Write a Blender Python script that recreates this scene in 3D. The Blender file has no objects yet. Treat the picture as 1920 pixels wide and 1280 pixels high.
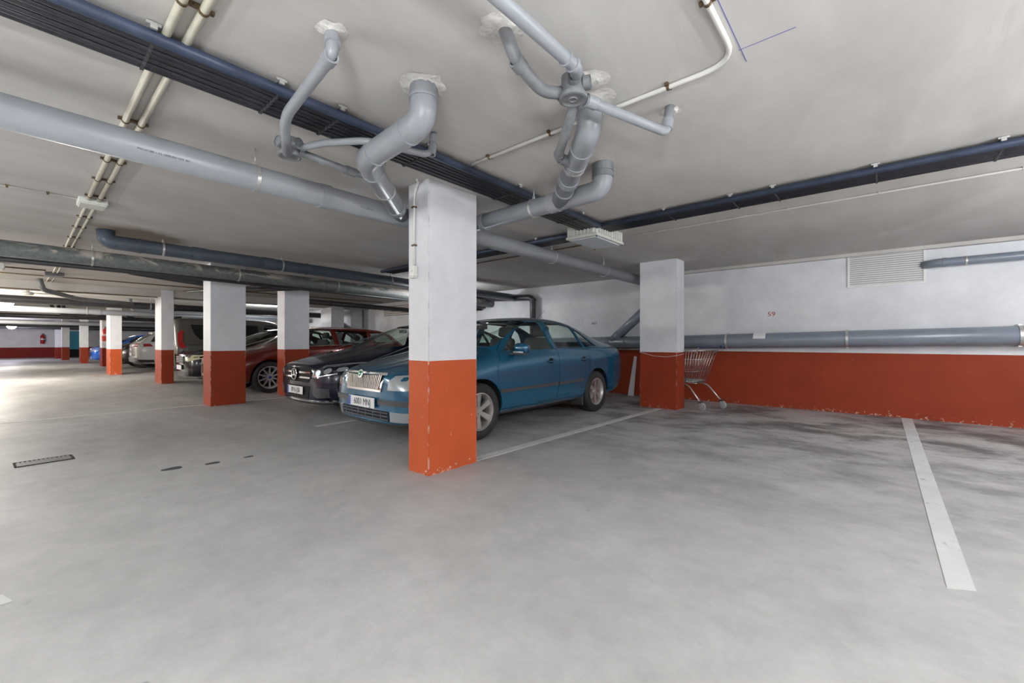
import bpy, bmesh, math, random
from mathutils import Vector, Matrix
from mathutils.bvhtree import BVHTree
random.seed(7)
PI = math.pi
S = bpy.context.scene
C = S.collection

# ------------------------------------------------------------------ camera, world, lights, exposure
cam = bpy.data.objects.new('camera', bpy.data.cameras.new('camera'))
C.objects.link(cam); S.camera = cam
cam.location = (0, 0, 1.1)
cam.rotation_euler = (PI/2, 0, math.atan(685/794))
cam.data.sensor_width = 36; cam.data.lens = 36*794/1920
cam.data.clip_start = 0.05; cam.data.clip_end = 200

w = bpy.data.worlds.new('world'); S.world = w; w.use_nodes = True
w.node_tree.nodes['Background'].inputs[0].default_value = (0.8, 0.85, 0.9, 1)
w.node_tree.nodes['Background'].inputs[1].default_value = 0.3

S.view_settings.view_transform = 'Standard'; S.view_settings.look = 'None'
S.view_settings.gamma = 1; S.view_settings.use_curve_mapping = False
S.view_settings.exposure = 0.0

LP = 4.6
def lamp_or_fill(x, y, z, watts, col=(1, .97, .93), r=.25):
    l = bpy.data.lights.new('lamp_or_fill', 'POINT'); l.energy = watts*LP; l.color = col; l.shadow_soft_size = r
    o = bpy.data.objects.new('lamp_or_fill', l); C.objects.link(o); o.location = (x, y, z); return o
COOL = (.93, .97, 1); WARM = (1, .93, .82)
def fitting(x, y, z, watts, sx, sy, col, rot=(0, 0, 0)):  # bare area light with no lamp body, used for the upward bounce lights
    l = bpy.data.lights.new('bounce_light', 'AREA'); l.energy = watts; l.color = col; l.shape = 'RECTANGLE'; l.size = sx; l.size_y = sy
    o = bpy.data.objects.new('bounce_light', l); C.objects.link(o); o.location = (x, y, z); o.rotation_euler = rot; return o
# unseen upward area lights standing in for bounced flash, then garage lamps and added fill
fitting(.9, -1.5, 1.35, 330, .7, .7, COOL, (PI, 0, 0))
fitting(-3.8, -3.4, 1.35, 240, .7, .7, COOL, (PI, 0, 0))
fitting(3.2, 2.6, 1.35, 290, .7, .7, COOL, (PI, 0, 0))
lamp_or_fill(0.9, -1.5, 2.10, 24, COOL, .30)
lamp_or_fill(2.9, 1.4, 2.10, 22, COOL, .30)
lamp_or_fill(-3.4, -2.6, 2.15, 24, COOL, .30)
lamp_or_fill(2.6, 5.8, 2.0, 28, COOL, .3)
lamp_or_fill(-8.5, -3.2, 2.1, 40, COOL, .3)
lamp_or_fill(-7.6, 6.3, 1.95, 13, COOL, .15)  # added fill, hidden behind the near column to brighten the back wall
lamp_or_fill(-12.8, -3.6, 2.0, 115, WARM, .2)
lamp_or_fill(-17.6, -.9, 1.88, 95, WARM, .12)
lamp_or_fill(-27.5, -1.5, 1.85, 90, WARM, .15)
lamp_or_fill(-38, -.5, 1.75, 30, (.85, .82, 1), .15)
lamp_or_fill(-16.9, 6.0, 1.95, 20, COOL, .2)
lamp_or_fill(-25, 5.5, 1.9, 16, WARM, .2)
lamp_or_fill(-36, 4.5, 1.8, 12, COOL, .2)

# ------------------------------------------------------------------ materials
def new_mat(name):
    m = bpy.data.materials.new(name); m.use_nodes = True
    return m, m.node_tree.nodes, m.node_tree.links, m.node_tree.nodes['Principled BSDF']
def mat(name, col, rough=.5, metal=0, coat=0, var=0, scale=8, bump=0, bscale=40, spec=.5):
    m, n, l, b = new_mat(name)
    b.inputs['Base Color'].default_value = (*col, 1); b.inputs['Roughness'].default_value = rough
    b.inputs['Metallic'].default_value = metal; b.inputs['Coat Weight'].default_value = coat
    b.inputs['Coat Roughness'].default_value = .04; b.inputs['Specular IOR Level'].default_value = spec
    tc = n.new('ShaderNodeTexCoord')
    if var:
        t = n.new('ShaderNodeTexNoise'); t.inputs['Scale'].default_value = scale; t.inputs['Detail'].default_value = 6
        l.new(tc.outputs['Object'], t.inputs['Vector'])
        r = n.new('ShaderNodeValToRGB'); r.color_ramp.elements[0].position = .3; r.color_ramp.elements[1].position = .7
        r.color_ramp.elements[0].color = (*[c*(1-var) for c in col], 1); r.color_ramp.elements[1].color = (*[min(1, c*(1+var)) for c in col], 1)
        l.new(t.outputs['Fac'], r.inputs['Fac']); l.new(r.outputs['Color'], b.inputs['Base Color'])
    if bump:
        t = n.new('ShaderNodeTexNoise'); t.inputs['Scale'].default_value = bscale; t.inputs['Detail'].default_value = 5
        l.new(tc.outputs['Object'], t.inputs['Vector'])
        bp = n.new('ShaderNodeBump'); bp.inputs['Strength'].default_value = bump; bp.inputs['Distance'].default_value = .02
        l.new(t.outputs['Fac'], bp.inputs['Height']); l.new(bp.outputs['Normal'], b.inputs['Normal'])
    return m
def emit(name, col, s):
    m, n, l, b = new_mat(name)
    b.inputs['Base Color'].default_value = (*col, 1); b.inputs['Emission Color'].default_value = (*col, 1); b.inputs['Emission Strength'].default_value = s
    return m
def glass(name, tint, rough=.02, refl=1.0):
    m = bpy.data.materials.new(name); m.use_nodes = True; n = m.node_tree.nodes; l = m.node_tree.links; n.clear()
    o = n.new('ShaderNodeOutputMaterial'); mx = n.new('ShaderNodeMixShader'); t = n.new('ShaderNodeBsdfTransparent'); g = n.new('ShaderNodeBsdfGlossy'); f = n.new('ShaderNodeFresnel')
    ge = n.new('ShaderNodeNewGeometry'); mi = n.new('ShaderNodeMapRange'); mi.inputs['To Min'].default_value = 1.5; mi.inputs['To Max'].default_value = 1/1.5   # thin pane: same reflection from both sides
    l.new(ge.outputs['Backfacing'], mi.inputs['Value']); l.new(mi.outputs[0], f.inputs['IOR']); t.inputs['Color'].default_value = (*tint, 1); g.inputs['Roughness'].default_value = rough; g.inputs['Color'].default_value = (refl, refl, refl, 1)
    l.new(f.outputs[0], mx.inputs[0]); l.new(t.outputs[0], mx.inputs[1]); l.new(g.outputs[0], mx.inputs[2]); l.new(mx.outputs[0], o.inputs[0])
    return m

def mix_layer(n, l, base, layercol, mask):
    mx = n.new('ShaderNodeMix'); mx.data_type = 'RGBA'
    l.new(mask, mx.inputs['Factor']); l.new(base, mx.inputs['A'])
    if isinstance(layercol, tuple): mx.inputs['B'].default_value = (*layercol, 1)
    else: l.new(layercol, mx.inputs['B'])
    return mx.outputs['Result']
def noise(n, l, vec, scale, detail=6, rough=.6, dist=0, mapping=None):
    t = n.new('ShaderNodeTexNoise'); t.inputs['Scale'].default_value = scale; t.inputs['Detail'].default_value = detail
    t.inputs['Roughness'].default_value = rough; t.inputs['Distortion'].default_value = dist
    if mapping:
        mp = n.new('ShaderNodeMapping'); mp.inputs['Scale'].default_value = mapping; mp.inputs['Location'].default_value = (random.random()*9, random.random()*9, 0)
        l.new(vec, mp.inputs['Vector']); vec = mp.outputs['Vector']
    l.new(vec, t.inputs['Vector']); return t.outputs['Fac']
def ramp(n, l, fac, stops):
    r = n.new('ShaderNodeValToRGB'); e = r.color_ramp.elements
    while len(e) < len(stops): e.new(.5)
    for i, (p, c) in enumerate(stops):
        e[i].position = p; e[i].color = (*c, 1) if isinstance(c, tuple) else (c, c, c, 1)
    l.new(fac, r.inputs['Fac']); return r.outputs['Color']

def floor_material():
    m, n, l, b = new_mat('floor_concrete'); tc = n.new('ShaderNodeTexCoord').outputs['Object']
    c = ramp(n, l, noise(n, l, tc, .5, 9, .62, .25), [(.3, (.40, .395, .385)), (.55, (.44, .435, .43)), (.75, (.475, .47, .465))])
    fine = ramp(n, l, noise(n, l, tc, 4, 12, .78, .15), [(.34, .84), (.66, 1.07)])
    mm = n.new('ShaderNodeMix'); mm.data_type = 'RGBA'; mm.blend_type = 'MULTIPLY'; mm.inputs['Factor'].default_value = 1
    l.new(c, mm.inputs['A']); l.new(fine, mm.inputs['B']); c = mm.outputs['Result']
    # tyre grime under the parked cars and in the bays: broad worn zones, stronger beyond y = 3
    sep = n.new('ShaderNodeSeparateXYZ'); l.new(tc, sep.inputs[0])
    mr = n.new('ShaderNodeMapRange'); mr.inputs['From Min'].default_value = 2.4; mr.inputs['From Max'].default_value = 6.5; l.new(sep.outputs['Y'], mr.inputs['Value'])
    g = ramp(n, l, noise(n, l, tc, 1.5, 10, .70, .2, (.8, 1.1, 1)), [(.44, 0.0), (.60, 1.0)])
    mu = n.new('ShaderNodeMath'); mu.operation = 'MULTIPLY'; l.new(g, mu.inputs[0]); l.new(mr.outputs[0], mu.inputs[1]); mr.inputs['To Min'].default_value = .10; mr.inputs['To Max'].default_value = .9
    c = mix_layer(n, l, c, (.10, .098, .098), mu.outputs[0])
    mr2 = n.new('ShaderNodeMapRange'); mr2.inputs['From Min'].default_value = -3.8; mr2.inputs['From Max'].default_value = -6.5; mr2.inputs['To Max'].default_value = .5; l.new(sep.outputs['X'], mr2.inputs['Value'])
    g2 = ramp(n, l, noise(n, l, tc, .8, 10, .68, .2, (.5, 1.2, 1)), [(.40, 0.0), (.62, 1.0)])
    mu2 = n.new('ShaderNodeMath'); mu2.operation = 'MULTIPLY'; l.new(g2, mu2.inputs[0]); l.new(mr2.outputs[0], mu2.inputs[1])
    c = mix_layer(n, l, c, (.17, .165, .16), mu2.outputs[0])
    # small dark oil specks
    v = n.new('ShaderNodeTexVoronoi'); v.inputs['Scale'].default_value = 2.2; v.inputs['Randomness'].default_value = 1
    wv = n.new('ShaderNodeVectorMath'); wv.operation = 'ADD'; nn = n.new('ShaderNodeTexNoise'); nn.inputs['Scale'].default_value = 9
    l.new(tc, nn.inputs['Vector']); sc = n.new('ShaderNodeVectorMath'); sc.operation = 'SCALE'; sc.inputs['Scale'].default_value = .12; l.new(nn.outputs['Color'], sc.inputs[0])
    l.new(tc, wv.inputs[0]); l.new(sc.outputs[0], wv.inputs[1]); l.new(wv.outputs[0], v.inputs['Vector'])
    spot = ramp(n, l, v.outputs['Distance'], [(.02, 1.0), (.05, 0.0)])
    keep = ramp(n, l, noise(n, l, tc, 1.1, 3, .5), [(.5, 0.0), (.56, 1.0)])
    mu3 = n.new('ShaderNodeMath'); mu3.operation = 'MULTIPLY'; l.new(spot, mu3.inputs[0]); l.new(keep, mu3.inputs[1])
    c = mix_layer(n, l, c, (.10, .098, .095), mu3.outputs[0])
    l.new(c, b.inputs['Base Color'])
    rr = n.new('ShaderNodeMapRange'); rr.inputs['To Min'].default_value = .38; rr.inputs['To Max'].default_value = .7; l.new(noise(n, l, tc, 1.3, 6), rr.inputs['Value']); l.new(rr.outputs[0], b.inputs['Roughness'])
    bp = n.new('ShaderNodeBump'); bp.inputs['Strength'].default_value = .12; bp.inputs['Distance'].default_value = .01
    l.new(noise(n, l, tc, 14, 8, .7), bp.inputs['Height']); l.new(bp.outputs[0], b.inputs['Normal'])
    return m
def ceiling_material():
    m, n, l, b = new_mat('ceiling_plaster'); tc = n.new('ShaderNodeTexCoord').outputs['Object']
    c = ramp(n, l, noise(n, l, tc, .9, 7, .55, 1.6, (1, .55, 1)), [(.3, (.50, .475, .445)), (.5, (.55, .53, .505)), (.7, (.60, .585, .565))])
    f = ramp(n, l, noise(n, l, tc, 2.6, 10, .68, .5, (1, .35, 1)), [(.3, .90), (.7, 1.05)])
    mm = n.new('ShaderNodeMix'); mm.data_type = 'RGBA'; mm.blend_type = 'MULTIPLY'; mm.inputs['Factor'].default_value = 1
    l.new(c, mm.inputs['A']); l.new(f, mm.inputs['B']); c = mm.outputs['Result']
    # brown water stain round the drain elbow over the bays
    d = n.new('ShaderNodeVectorMath'); d.operation = 'DISTANCE'; d.inputs[1].default_value = (-7.0, .95, 2.43); l.new(tc, d.inputs[0])
    ad = n.new('ShaderNodeMath'); ad.operation = 'MULTIPLY_ADD'; ad.inputs[1].default_value = .9; l.new(noise(n, l, tc, 1.6, 7, .6, .5), ad.inputs[0]); l.new(d.outputs['Value'], ad.inputs[2])
    c = mix_layer(n, l, c, (.20, .155, .10), ramp(n, l, ad.outputs[0], [(.72, .85), (.98, 0.0)]))
    l.new(c, b.inputs['Base Color']); b.inputs['Roughness'].default_value = .85
    bp = n.new('ShaderNodeBump'); bp.inputs['Strength'].default_value = .25; bp.inputs['Distance'].default_value = .02
    l.new(noise(n, l, tc, 2.2, 10, .6, 1.5, (1, .4, 1)), bp.inputs['Height']); l.new(bp.outputs[0], b.inputs['Normal'])
    return m
def paint_material(name, col, chip=(.62, .58, .55), thr=.70, chipscale=22, rough=.55, edge=True):
    m, n, l, b = new_mat(name); tc = n.new('ShaderNodeTexCoord').outputs['Object']
    c = ramp(n, l, noise(n, l, tc, 2.5, 6), [(.3, tuple(x*.9 for x in col)), (.7, tuple(min(1, x*1.08) for x in col))])
    k = ramp(n, l, noise(n, l, tc, chipscale, 8, .75, .4, (1, 1, .7)), [(thr, 0.0), (thr+.02, 1.0)])
    c = mix_layer(n, l, c, chip, k)
    # knocked corners: only where the surface turns an edge
    bv = n.new('ShaderNodeBevel'); bv.samples = 4; bv.inputs['Radius'].default_value = .012; ge = n.new('ShaderNodeNewGeometry')
    dt = n.new('ShaderNodeVectorMath'); dt.operation = 'DOT_PRODUCT'; l.new(bv.outputs[0], dt.inputs[0]); l.new(ge.outputs['Normal'], dt.inputs[1])
    e1 = ramp(n, l, dt.outputs['Value'], [(.88, 1.0), (.97, 0.0)]); e2 = ramp(n, l, noise(n, l, tc, 7, 6, .7), [(.50, 0.0), (.56, 1.0)])
    em = n.new('ShaderNodeMath'); em.operation = 'MULTIPLY'; l.new(e1, em.inputs[0]); l.new(e2, em.inputs[1])
    if edge: c = mix_layer(n, l, c, chip, em.outputs[0])
    # scuffs low down near the floor
    if not edge: l.new(c, b.inputs['Base Color']); b.inputs['Roughness'].default_value = rough; return m
    sp = n.new('ShaderNodeSeparateXYZ'); l.new(tc, sp.inputs[0]); zr = n.new('ShaderNodeMapRange'); zr.inputs['From Min'].default_value = .16; zr.inputs['From Max'].default_value = 0; l.new(sp.outputs['Z'], zr.inputs['Value'])
    e3 = n.new('ShaderNodeMath'); e3.operation = 'MULTIPLY_ADD'; e3.inputs[1].default_value = .15; l.new(zr.outputs[0], e3.inputs[0]); l.new(noise(n, l, tc, 18, 8, .75), e3.inputs[2])
    c = mix_layer(n, l, c, chip, ramp(n, l, e3.outputs[0], [(.70, 0.0), (.73, 1.0)]))
    l.new(c, b.inputs['Base Color']); b.inputs['Roughness'].default_value = rough; b.inputs['Specular IOR Level'].default_value = .25
    bp = n.new('ShaderNodeBump'); bp.inputs['Strength'].default_value = .18; bp.inputs['Distance'].default_value = .008
    l.new(noise(n, l, tc, 9, 8, .6), bp.inputs['Height']); l.new(bp.outputs[0], b.inputs['Normal'])
    return m
def crust_material():
    m, n, l, b = new_mat('crusted_pipe'); tc = n.new('ShaderNodeTexCoord').outputs['Object']
    k = ramp(n, l, noise(n, l, tc, 5, 9, .7, 1.0, (1, .45, 1)), [(.5, 0.0), (.56, 1.0)])
    base = ramp(n, l, noise(n, l, tc, 20, 4), [(.3, (.10, .115, .11)), (.7, (.17, .19, .18))])
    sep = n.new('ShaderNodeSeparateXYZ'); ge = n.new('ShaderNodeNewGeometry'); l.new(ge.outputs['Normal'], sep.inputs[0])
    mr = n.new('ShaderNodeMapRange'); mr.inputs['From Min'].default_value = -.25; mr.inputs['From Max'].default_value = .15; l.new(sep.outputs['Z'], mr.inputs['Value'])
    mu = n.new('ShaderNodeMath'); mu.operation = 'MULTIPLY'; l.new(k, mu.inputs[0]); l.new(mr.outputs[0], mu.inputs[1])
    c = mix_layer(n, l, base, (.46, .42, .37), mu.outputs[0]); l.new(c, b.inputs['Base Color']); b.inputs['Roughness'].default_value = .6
    return m
M = dict(
    floor=floor_material(), ceiling=ceiling_material(),
    white=paint_material('white_wall_paint', (.70, .71, .74), (.55, .54, .53), .74, 10),
    orange=paint_material('orange_red_paint', (.50, .092, .028), (.62, .50, .45), .665, 16, .6),
    red=paint_material('brick_red_paint', (.285, .040, .014), (.52, .36, .30), .685, 14, .65),
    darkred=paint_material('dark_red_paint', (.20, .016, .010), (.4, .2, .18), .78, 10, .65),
    line=paint_material('white_line_paint', (.58, .58, .575), (.40, .40, .40), .60, 9, .7, False),
    plaster=mat('loose_plaster', (.60, .58, .55), .9, var=.08, scale=20, bump=.5, bscale=30),
    pvc=mat('grey_plastic_pipe', (.275, .292, .315), .36, var=.05, scale=6),
    pvc_old=mat('dull_grey_pipe', (.175, .183, .192), .45, var=.22, scale=14),
    pvc_blue=mat('dark_blue_grey_pipe', (.075, .095, .125), .38, var=.15, scale=5),
    pvc_wall=mat('slate_grey_pipe', (.19, .22, .265), .3, var=.08, scale=5),
    pvc_dark=mat('black_grey_pipe', (.045, .045, .05), .4, var=.2, scale=8),
    crust=crust_material(),
    conduit=mat('black_conduit', (.026, .026, .034), .32, var=.3, scale=9),
    steelblue=mat('blue_steel_pipe', (.045, .062, .105), .34, metal=.1, var=.3, scale=7),
    cream=mat('cream_conduit', (.60, .57, .46), .5, var=.08, scale=12),
    whitec=mat('white_conduit', (.72, .71, .67), .45),
    rusty=mat('rusty_clip', (.16, .11, .06), .5, metal=.6, var=.4, scale=60),
    zinc=mat('zinc', (.62, .62, .60), .35, metal=.7, var=.15, scale=40),
    chrome=mat('chrome', (.82, .83, .85), .12, metal=1),
    satin=mat('satin_alloy', (.55, .54, .52), .32, metal=.75, var=.1, scale=20),
    alloy=mat('bright_alloy', (.62, .62, .64), .3, metal=.35),
    rubber=mat('tyre_rubber', (.022, .022, .023), .75, var=.2, scale=30),
    black=mat('black_plastic', (.018, .018, .02), .45), trim=mat('dark_grey_trim', (.055, .055, .06), .55),
    matte=mat('matte_black', (.008, .008, .009), .9),
    blue=mat('petrol_blue_metallic', (.004, .105, .205), .22, metal=.3, coat=1),
    navy=mat('dark_navy_metallic', (.0025, .0035, .020), .25, metal=0, coat=.35, spec=.3),
    redcar=mat('copper_red_metallic', (.14, .012, .005), .26, metal=.3, coat=.5),
    blackcar=mat('black_car_paint', (.007, .008, .010), .25, coat=.3, spec=.3),
    grey=mat('taupe_grey_metallic', (.13, .125, .115), .3, metal=.3, coat=.8),
    whitecar=mat('white_car_paint', (.72, .72, .70), .25, coat=1),
    brightblue=mat('bright_blue_paint', (.012, .13, .62), .25, metal=.1, coat=1),
    darkcar=mat('charcoal_car_paint', (.022, .020, .022), .25, coat=1),
    glass=glass('green_tinted_glass', (.88, .96, .92)), darkglass=mat('dark_tinted_glass', (.010, .012, .014), .05, coat=1),
    lens=mat('headlight_lens', (.36, .39, .41), .14, metal=.3, coat=1), lensdark=mat('smoked_headlight', (.05, .055, .06), .08, coat=1), lensyellow=mat('aged_headlight_lens', (.42, .40, .28), .2, coat=1),
    redlens=mat('red_tail_lens', (.42, .010, .015), .12, coat=1, var=.25, scale=16),
    plate=mat('plate_white', (.74, .75, .76), .35), plateblue=mat('plate_blue', (.02, .07, .42), .4), ink=mat('plate_ink', (.02, .02, .025), .5),
    seat=mat('grey_seat_fabric', (.075, .075, .08), .9), interior=mat('dark_interior', (.03, .03, .033), .8),
    badge=mat('green_badge', (.02, .30, .17), .2, coat=1), bluebadge=mat('blue_badge', (.03, .08, .5), .25),
    box=mat('off_white_plastic', (.70, .71, .66), .42, var=.05, scale=5), boxlid=mat('frosted_lid', (.60, .65, .68), .22),
    vent=mat('painted_vent', (.78, .775, .76), .5), paper=mat('white_paper', (.80, .80, .80), .7),
    stencil=mat('red_stencil_paint', (.45, .03, .03), .7), grime=mat('drain_grey', (.20, .20, .215), .5, metal=.3),
    trolley=mat('trolley_wire', (.60, .58, .56), .28, metal=.8), handleblue=mat('dark_blue_handle', (.02, .03, .10), .35),
    castor=mat('castor_grey', (.42, .44, .46), .5), cord=mat('white_cord', (.62, .60, .58), .7),
    extred=mat('extinguisher_red', (.65, .035, .02), .3, coat=.6), teal=mat('teal_panel', (.02, .25, .33), .5),
    glow=emit('lamp_glow', (1, .97, .9), 14), pen=mat('blue_marker', (.10, .12, .45), .8), wood=mat('pale_board', (.62, .64, .66), .6),
    rustw=mat('rust_vent', (.34, .26, .24), .7, var=.3, scale=10),
)

# ------------------------------------------------------------------ helpers
def link(name, me, material=None, parent=None, loc=None, smooth=None):
    if isinstance(me, bmesh.types.BMesh):
        bm = me; bmesh.ops.recalc_face_normals(bm, faces=bm.faces); me = bpy.data.meshes.new(name); bm.to_mesh(me); bm.free()
    if smooth is not None:
        me.shade_smooth(); me.set_sharp_from_angle(angle=math.radians(smooth))
    if material is not None:
        if len(me.materials): me.materials.clear()
        for q in (material if isinstance(material, (list, tuple)) else [material]): me.materials.append(q)
    o = bpy.data.objects.new(name, me); C.objects.link(o)
    if parent is not None: o.parent = parent
    if loc is not None: o.location = loc
    return o
def tag(o, label, cat, group=None):
    o['label'] = label; o['category'] = cat
    if group: o['group'] = group
    return o
def thing(name, label, cat, loc=(0, 0, 0), rz=0, group=None):
    o = bpy.data.objects.new(name, None); C.objects.link(o); o.location = loc; o.rotation_euler = (0, 0, rz); o.empty_display_size = .1
    return tag(o, label, cat, group)
def struct(name, bm, m): o = link(name, bm, m); o['kind'] = 'structure'; return o
def box(bm, x0, x1, y0, y1, z0, z1, mi=0, bevel=0):
    vs = [bm.verts.new((x, y, z)) for z in (z0, z1) for y in (y0, y1) for x in (x0, x1)]
    fs = [bm.faces.new([vs[i] for i in f]) for f in ((0, 2, 3, 1), (4, 5, 7, 6), (0, 1, 5, 4), (2, 6, 7, 3), (0, 4, 6, 2), (1, 3, 7, 5))]
    for f in fs: f.material_index = mi
    if bevel:
        es = list({e for f in fs for e in f.edges}); bmesh.ops.bevel(bm, geom=es, offset=bevel, segments=2, affect='EDGES', profile=.5)
    return fs
def B(*a, **k): bm = bmesh.new(); box(bm, *a, **k); return bm
def fillet(pts, rad):
    pts = [Vector(p) for p in pts]; out = [pts[0]]
    for i in range(1, len(pts)-1):
        a, p, b = pts[i-1], pts[i], pts[i+1]; u = (a-p); v = (b-p); d = min(rad, u.length*.48, v.length*.48)
        A = p+u.normalized()*d; Bq = p+v.normalized()*d
        for k in range(8):
            t = k/7; out.append(A*(1-t)**2+p*2*t*(1-t)+Bq*t*t)
    out.append(pts[-1]); return out
def tube(bm, pts, r, seg=14, rad=None, cap=True, mi=0):
    pts = fillet(pts, rad) if rad else [Vector(p) for p in pts]
    q = [pts[0]]
    for p in pts[1:]:
        if (p-q[-1]).length > 1e-5: q.append(p)
    pts = q; t0 = (pts[1]-pts[0]).normalized(); nrm = t0.orthogonal().normalized(); rings = []; prev = t0
    for i, p in enumerate(pts):
        t = ((pts[min(i+1, len(pts)-1)]-pts[max(i-1, 0)])).normalized()
        ax = prev.cross(t)
        if ax.length > 1e-7: nrm = Matrix.Rotation(prev.angle(t), 3, ax.normalized()) @ nrm
        prev = t; bn = t.cross(nrm).normalized()
        rr = r(i/(len(pts)-1)) if callable(r) else r
        rings.append([bm.verts.new(p+(nrm*math.cos(2*PI*k/seg)+bn*math.sin(2*PI*k/seg))*rr) for k in range(seg)])
    for a, b in zip(rings, rings[1:]):
        for k in range(seg):
            f = bm.faces.new((a[k], a[(k+1) % seg], b[(k+1) % seg], b[k])); f.material_index = mi; f.smooth = True
    if cap:
        for rg in (rings[0], rings[-1]): f = bm.faces.new(rg); f.material_index = mi
def T(pts, r, seg=14, rad=None): bm = bmesh.new(); tube(bm, pts, r, seg, rad); return bm
def lathe(bm, prof, origin, axis, seg=24, mi=0, close=False):
    origin = Vector(origin); ax = Vector(axis).normalized(); u = ax.orthogonal().normalized(); v = ax.cross(u)
    rings = []
    for (r, h) in prof:
        rings.append([bm.verts.new(origin+ax*h+(u*math.cos(2*PI*k/seg)+v*math.sin(2*PI*k/seg))*max(r, 1e-4)) for k in range(seg)])
    pr = list(zip(rings, rings[1:]))+([(rings[-1], rings[0])] if close else [])
    for a, b in pr:
        for k in range(seg):
            f = bm.faces.new((a[k], a[(k+1) % seg], b[(k+1) % seg], b[k])); f.material_index = mi; f.smooth = True
def prism(bm, poly, f0, f1):
    a = [bm.verts.new(f0(p)) for p in poly]; b = [bm.verts.new(f1(p)) for p in poly]
    bm.faces.new(a); bm.faces.new(b[::-1]); n = len(poly)
    for i in range(n): bm.faces.new((a[i], b[i], b[(i+1) % n], a[(i+1) % n]))
def text_mesh(body, size, extrude=.001, sx=1, off=0):
    c = bpy.data.curves.new('text', 'FONT'); c.body = body; c.size = size; c.extrude = extrude; c.offset = size*off; c.align_x = 'CENTER'; c.align_y = 'CENTER'; c.resolution_u = 3
    o = bpy.data.objects.new('text', c); C.objects.link(o); bpy.context.view_layer.update()
    me = bpy.data.meshes.new_from_object(o.evaluated_get(bpy.context.evaluated_depsgraph_get())); bpy.data.objects.remove(o)
    if sx != 1: me.transform(Matrix.Diagonal((sx, 1, 1, 1)))
    return me

# ------------------------------------------------------------------ setting
H = 2.43; WY = 8.28; WX = -43.2
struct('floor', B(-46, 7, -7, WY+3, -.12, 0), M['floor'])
struct('ceiling', B(-46, 7, -7, WY+3, H, H+.25), M['ceiling'])
def band_wall(name, pts, z_band, m_low, thick, top=H, z0=-.02):
    """pts: two plan points; the wall's visible face is the line between them, thickness to the outside"""
    (xa, ya), (xb, yb) = pts; bm = bmesh.new(); tx, ty = thick
    for mi, (za0, za1, zb0, zb1) in enumerate(((z_band[0], top, z_band[1], top), (z0, z_band[0], z0, z_band[1]))):
        v = [bm.verts.new(p) for p in ((xa, ya, za0), (xb, yb, zb0), (xb, yb, zb1), (xa, ya, za1), (xa+tx, ya+ty, za0), (xb+tx, yb+ty, zb0), (xb+tx, yb+ty, zb1), (xa+tx, ya+ty, za1))]
        for f in ((0, 1, 2, 3), (7, 6, 5, 4), (0, 4, 5, 1), (3, 2, 6, 7), (0, 3, 7, 4), (1, 5, 6, 2)):
            bm.faces.new([v[i] for i in f]).material_index = mi
    return struct(name, bm, [M['white'], m_low])
band_wall('wall_back', [(-19.2, WY), (5.0, WY)], (.93, .925), M['red'], (0, .2), H-.0)
band_wall('wall_back_far', [(WX, WY+1), (-19.2, WY+1)], (.8, .8), M['red'], (0, .2))
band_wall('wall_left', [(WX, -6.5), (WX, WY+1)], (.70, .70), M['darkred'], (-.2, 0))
band_wall('wall_right', [(5, -6.5), (5, WY)], (.94, .94), M['red'], (.2, 0))
band_wall('wall_front', [(WX, -6.5), (5, -6.5)], (.94, .94), M['red'], (0, -.2))
# shallow soffit step along the back wall, in ceiling colour to paint its shade band
bm = B(-3.0, 5, WY-.10, WY, H-.05, H); struct('trim_1', bm, M['ceiling'])
# down-stand beam across the garage at the third column
struct('trim_2', B(-14.6, -14.0, -6.5, WY, 2.255, H), M['ceiling'])
struct('trim_3', B(-25.4, -24.9, -6.5, WY, 2.18, H), M['ceiling'])

def column(x0, x1, y0, y1, zb, low, label, cat='column', top=H, group=None, bevel=.006):
    cx, cy = (x0+x1)/2, (y0+y1)/2
    bm = bmesh.new(); box(bm, x0-cx, x1-cx, y0-cy, y1-cy, 0, top)
    g = bmesh.ops.bisect_plane(bm, geom=bm.verts[:]+bm.edges[:]+bm.faces[:], plane_co=(0, 0, zb), plane_no=(0, 0, 1))
    ed = [e for e in bm.edges if abs(e.verts[0].co.x-e.verts[1].co.x) < 1e-4 and abs(e.verts[0].co.y-e.verts[1].co.y) < 1e-4]
    bmesh.ops.bevel(bm, geom=ed, offset=bevel, segments=2, affect='EDGES')
    for f in bm.faces: f.material_index = 1 if f.calc_center_median().z < zb else 0
    o = link('column', bm, [M['white'], M[low]], loc=(cx, cy, 0)); return tag(o, label, cat, group)
column(-3.045, -2.77, 2.17, 2.72, .94, 'orange', 'large nearest square column, white above, bright orange-red below, in front of the blue sedan')
column(-8.97, -8.53, 2.09, 2.62, .938, 'red', 'column with dark red base standing between the copper-red estate and the aisle, second from the near one')
column(-14.75, -13.98, 2.36, 2.62, .88, 'red', 'grey-shaded column with dark brown-red base between the black car and the white car')
column(-19.95, -19.02, 1.90, 2.19, .848, 'orange', 'brightly lit white and orange column left of the white car')
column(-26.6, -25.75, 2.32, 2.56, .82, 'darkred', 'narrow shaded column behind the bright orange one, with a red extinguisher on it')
column(-31.1, -30.35, 1.95, 2.24, .80, 'red', 'slim white column with red base left of the bright blue car')
column(-37.1, -36.3, 1.57, 1.88, .76, 'red', 'far grey-white column with red base right of the teal doorway\'s shaded column')
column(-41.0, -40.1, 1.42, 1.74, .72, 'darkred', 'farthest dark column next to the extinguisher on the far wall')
column(-9.45, -9.07, 3.48, 3.97, .94, 'red', 'column with red base directly behind the navy saloon\'s nose')
column(-3.05, -2.43, 6.85, 7.2, .925, 'red', 'white and red column beside the shopping trolley near the back wall')
column(-14.75, -13.98, 6.85, 7.3, .9, 'red', 'grey column seen over the copper-red estate\'s roof, left one')
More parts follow.
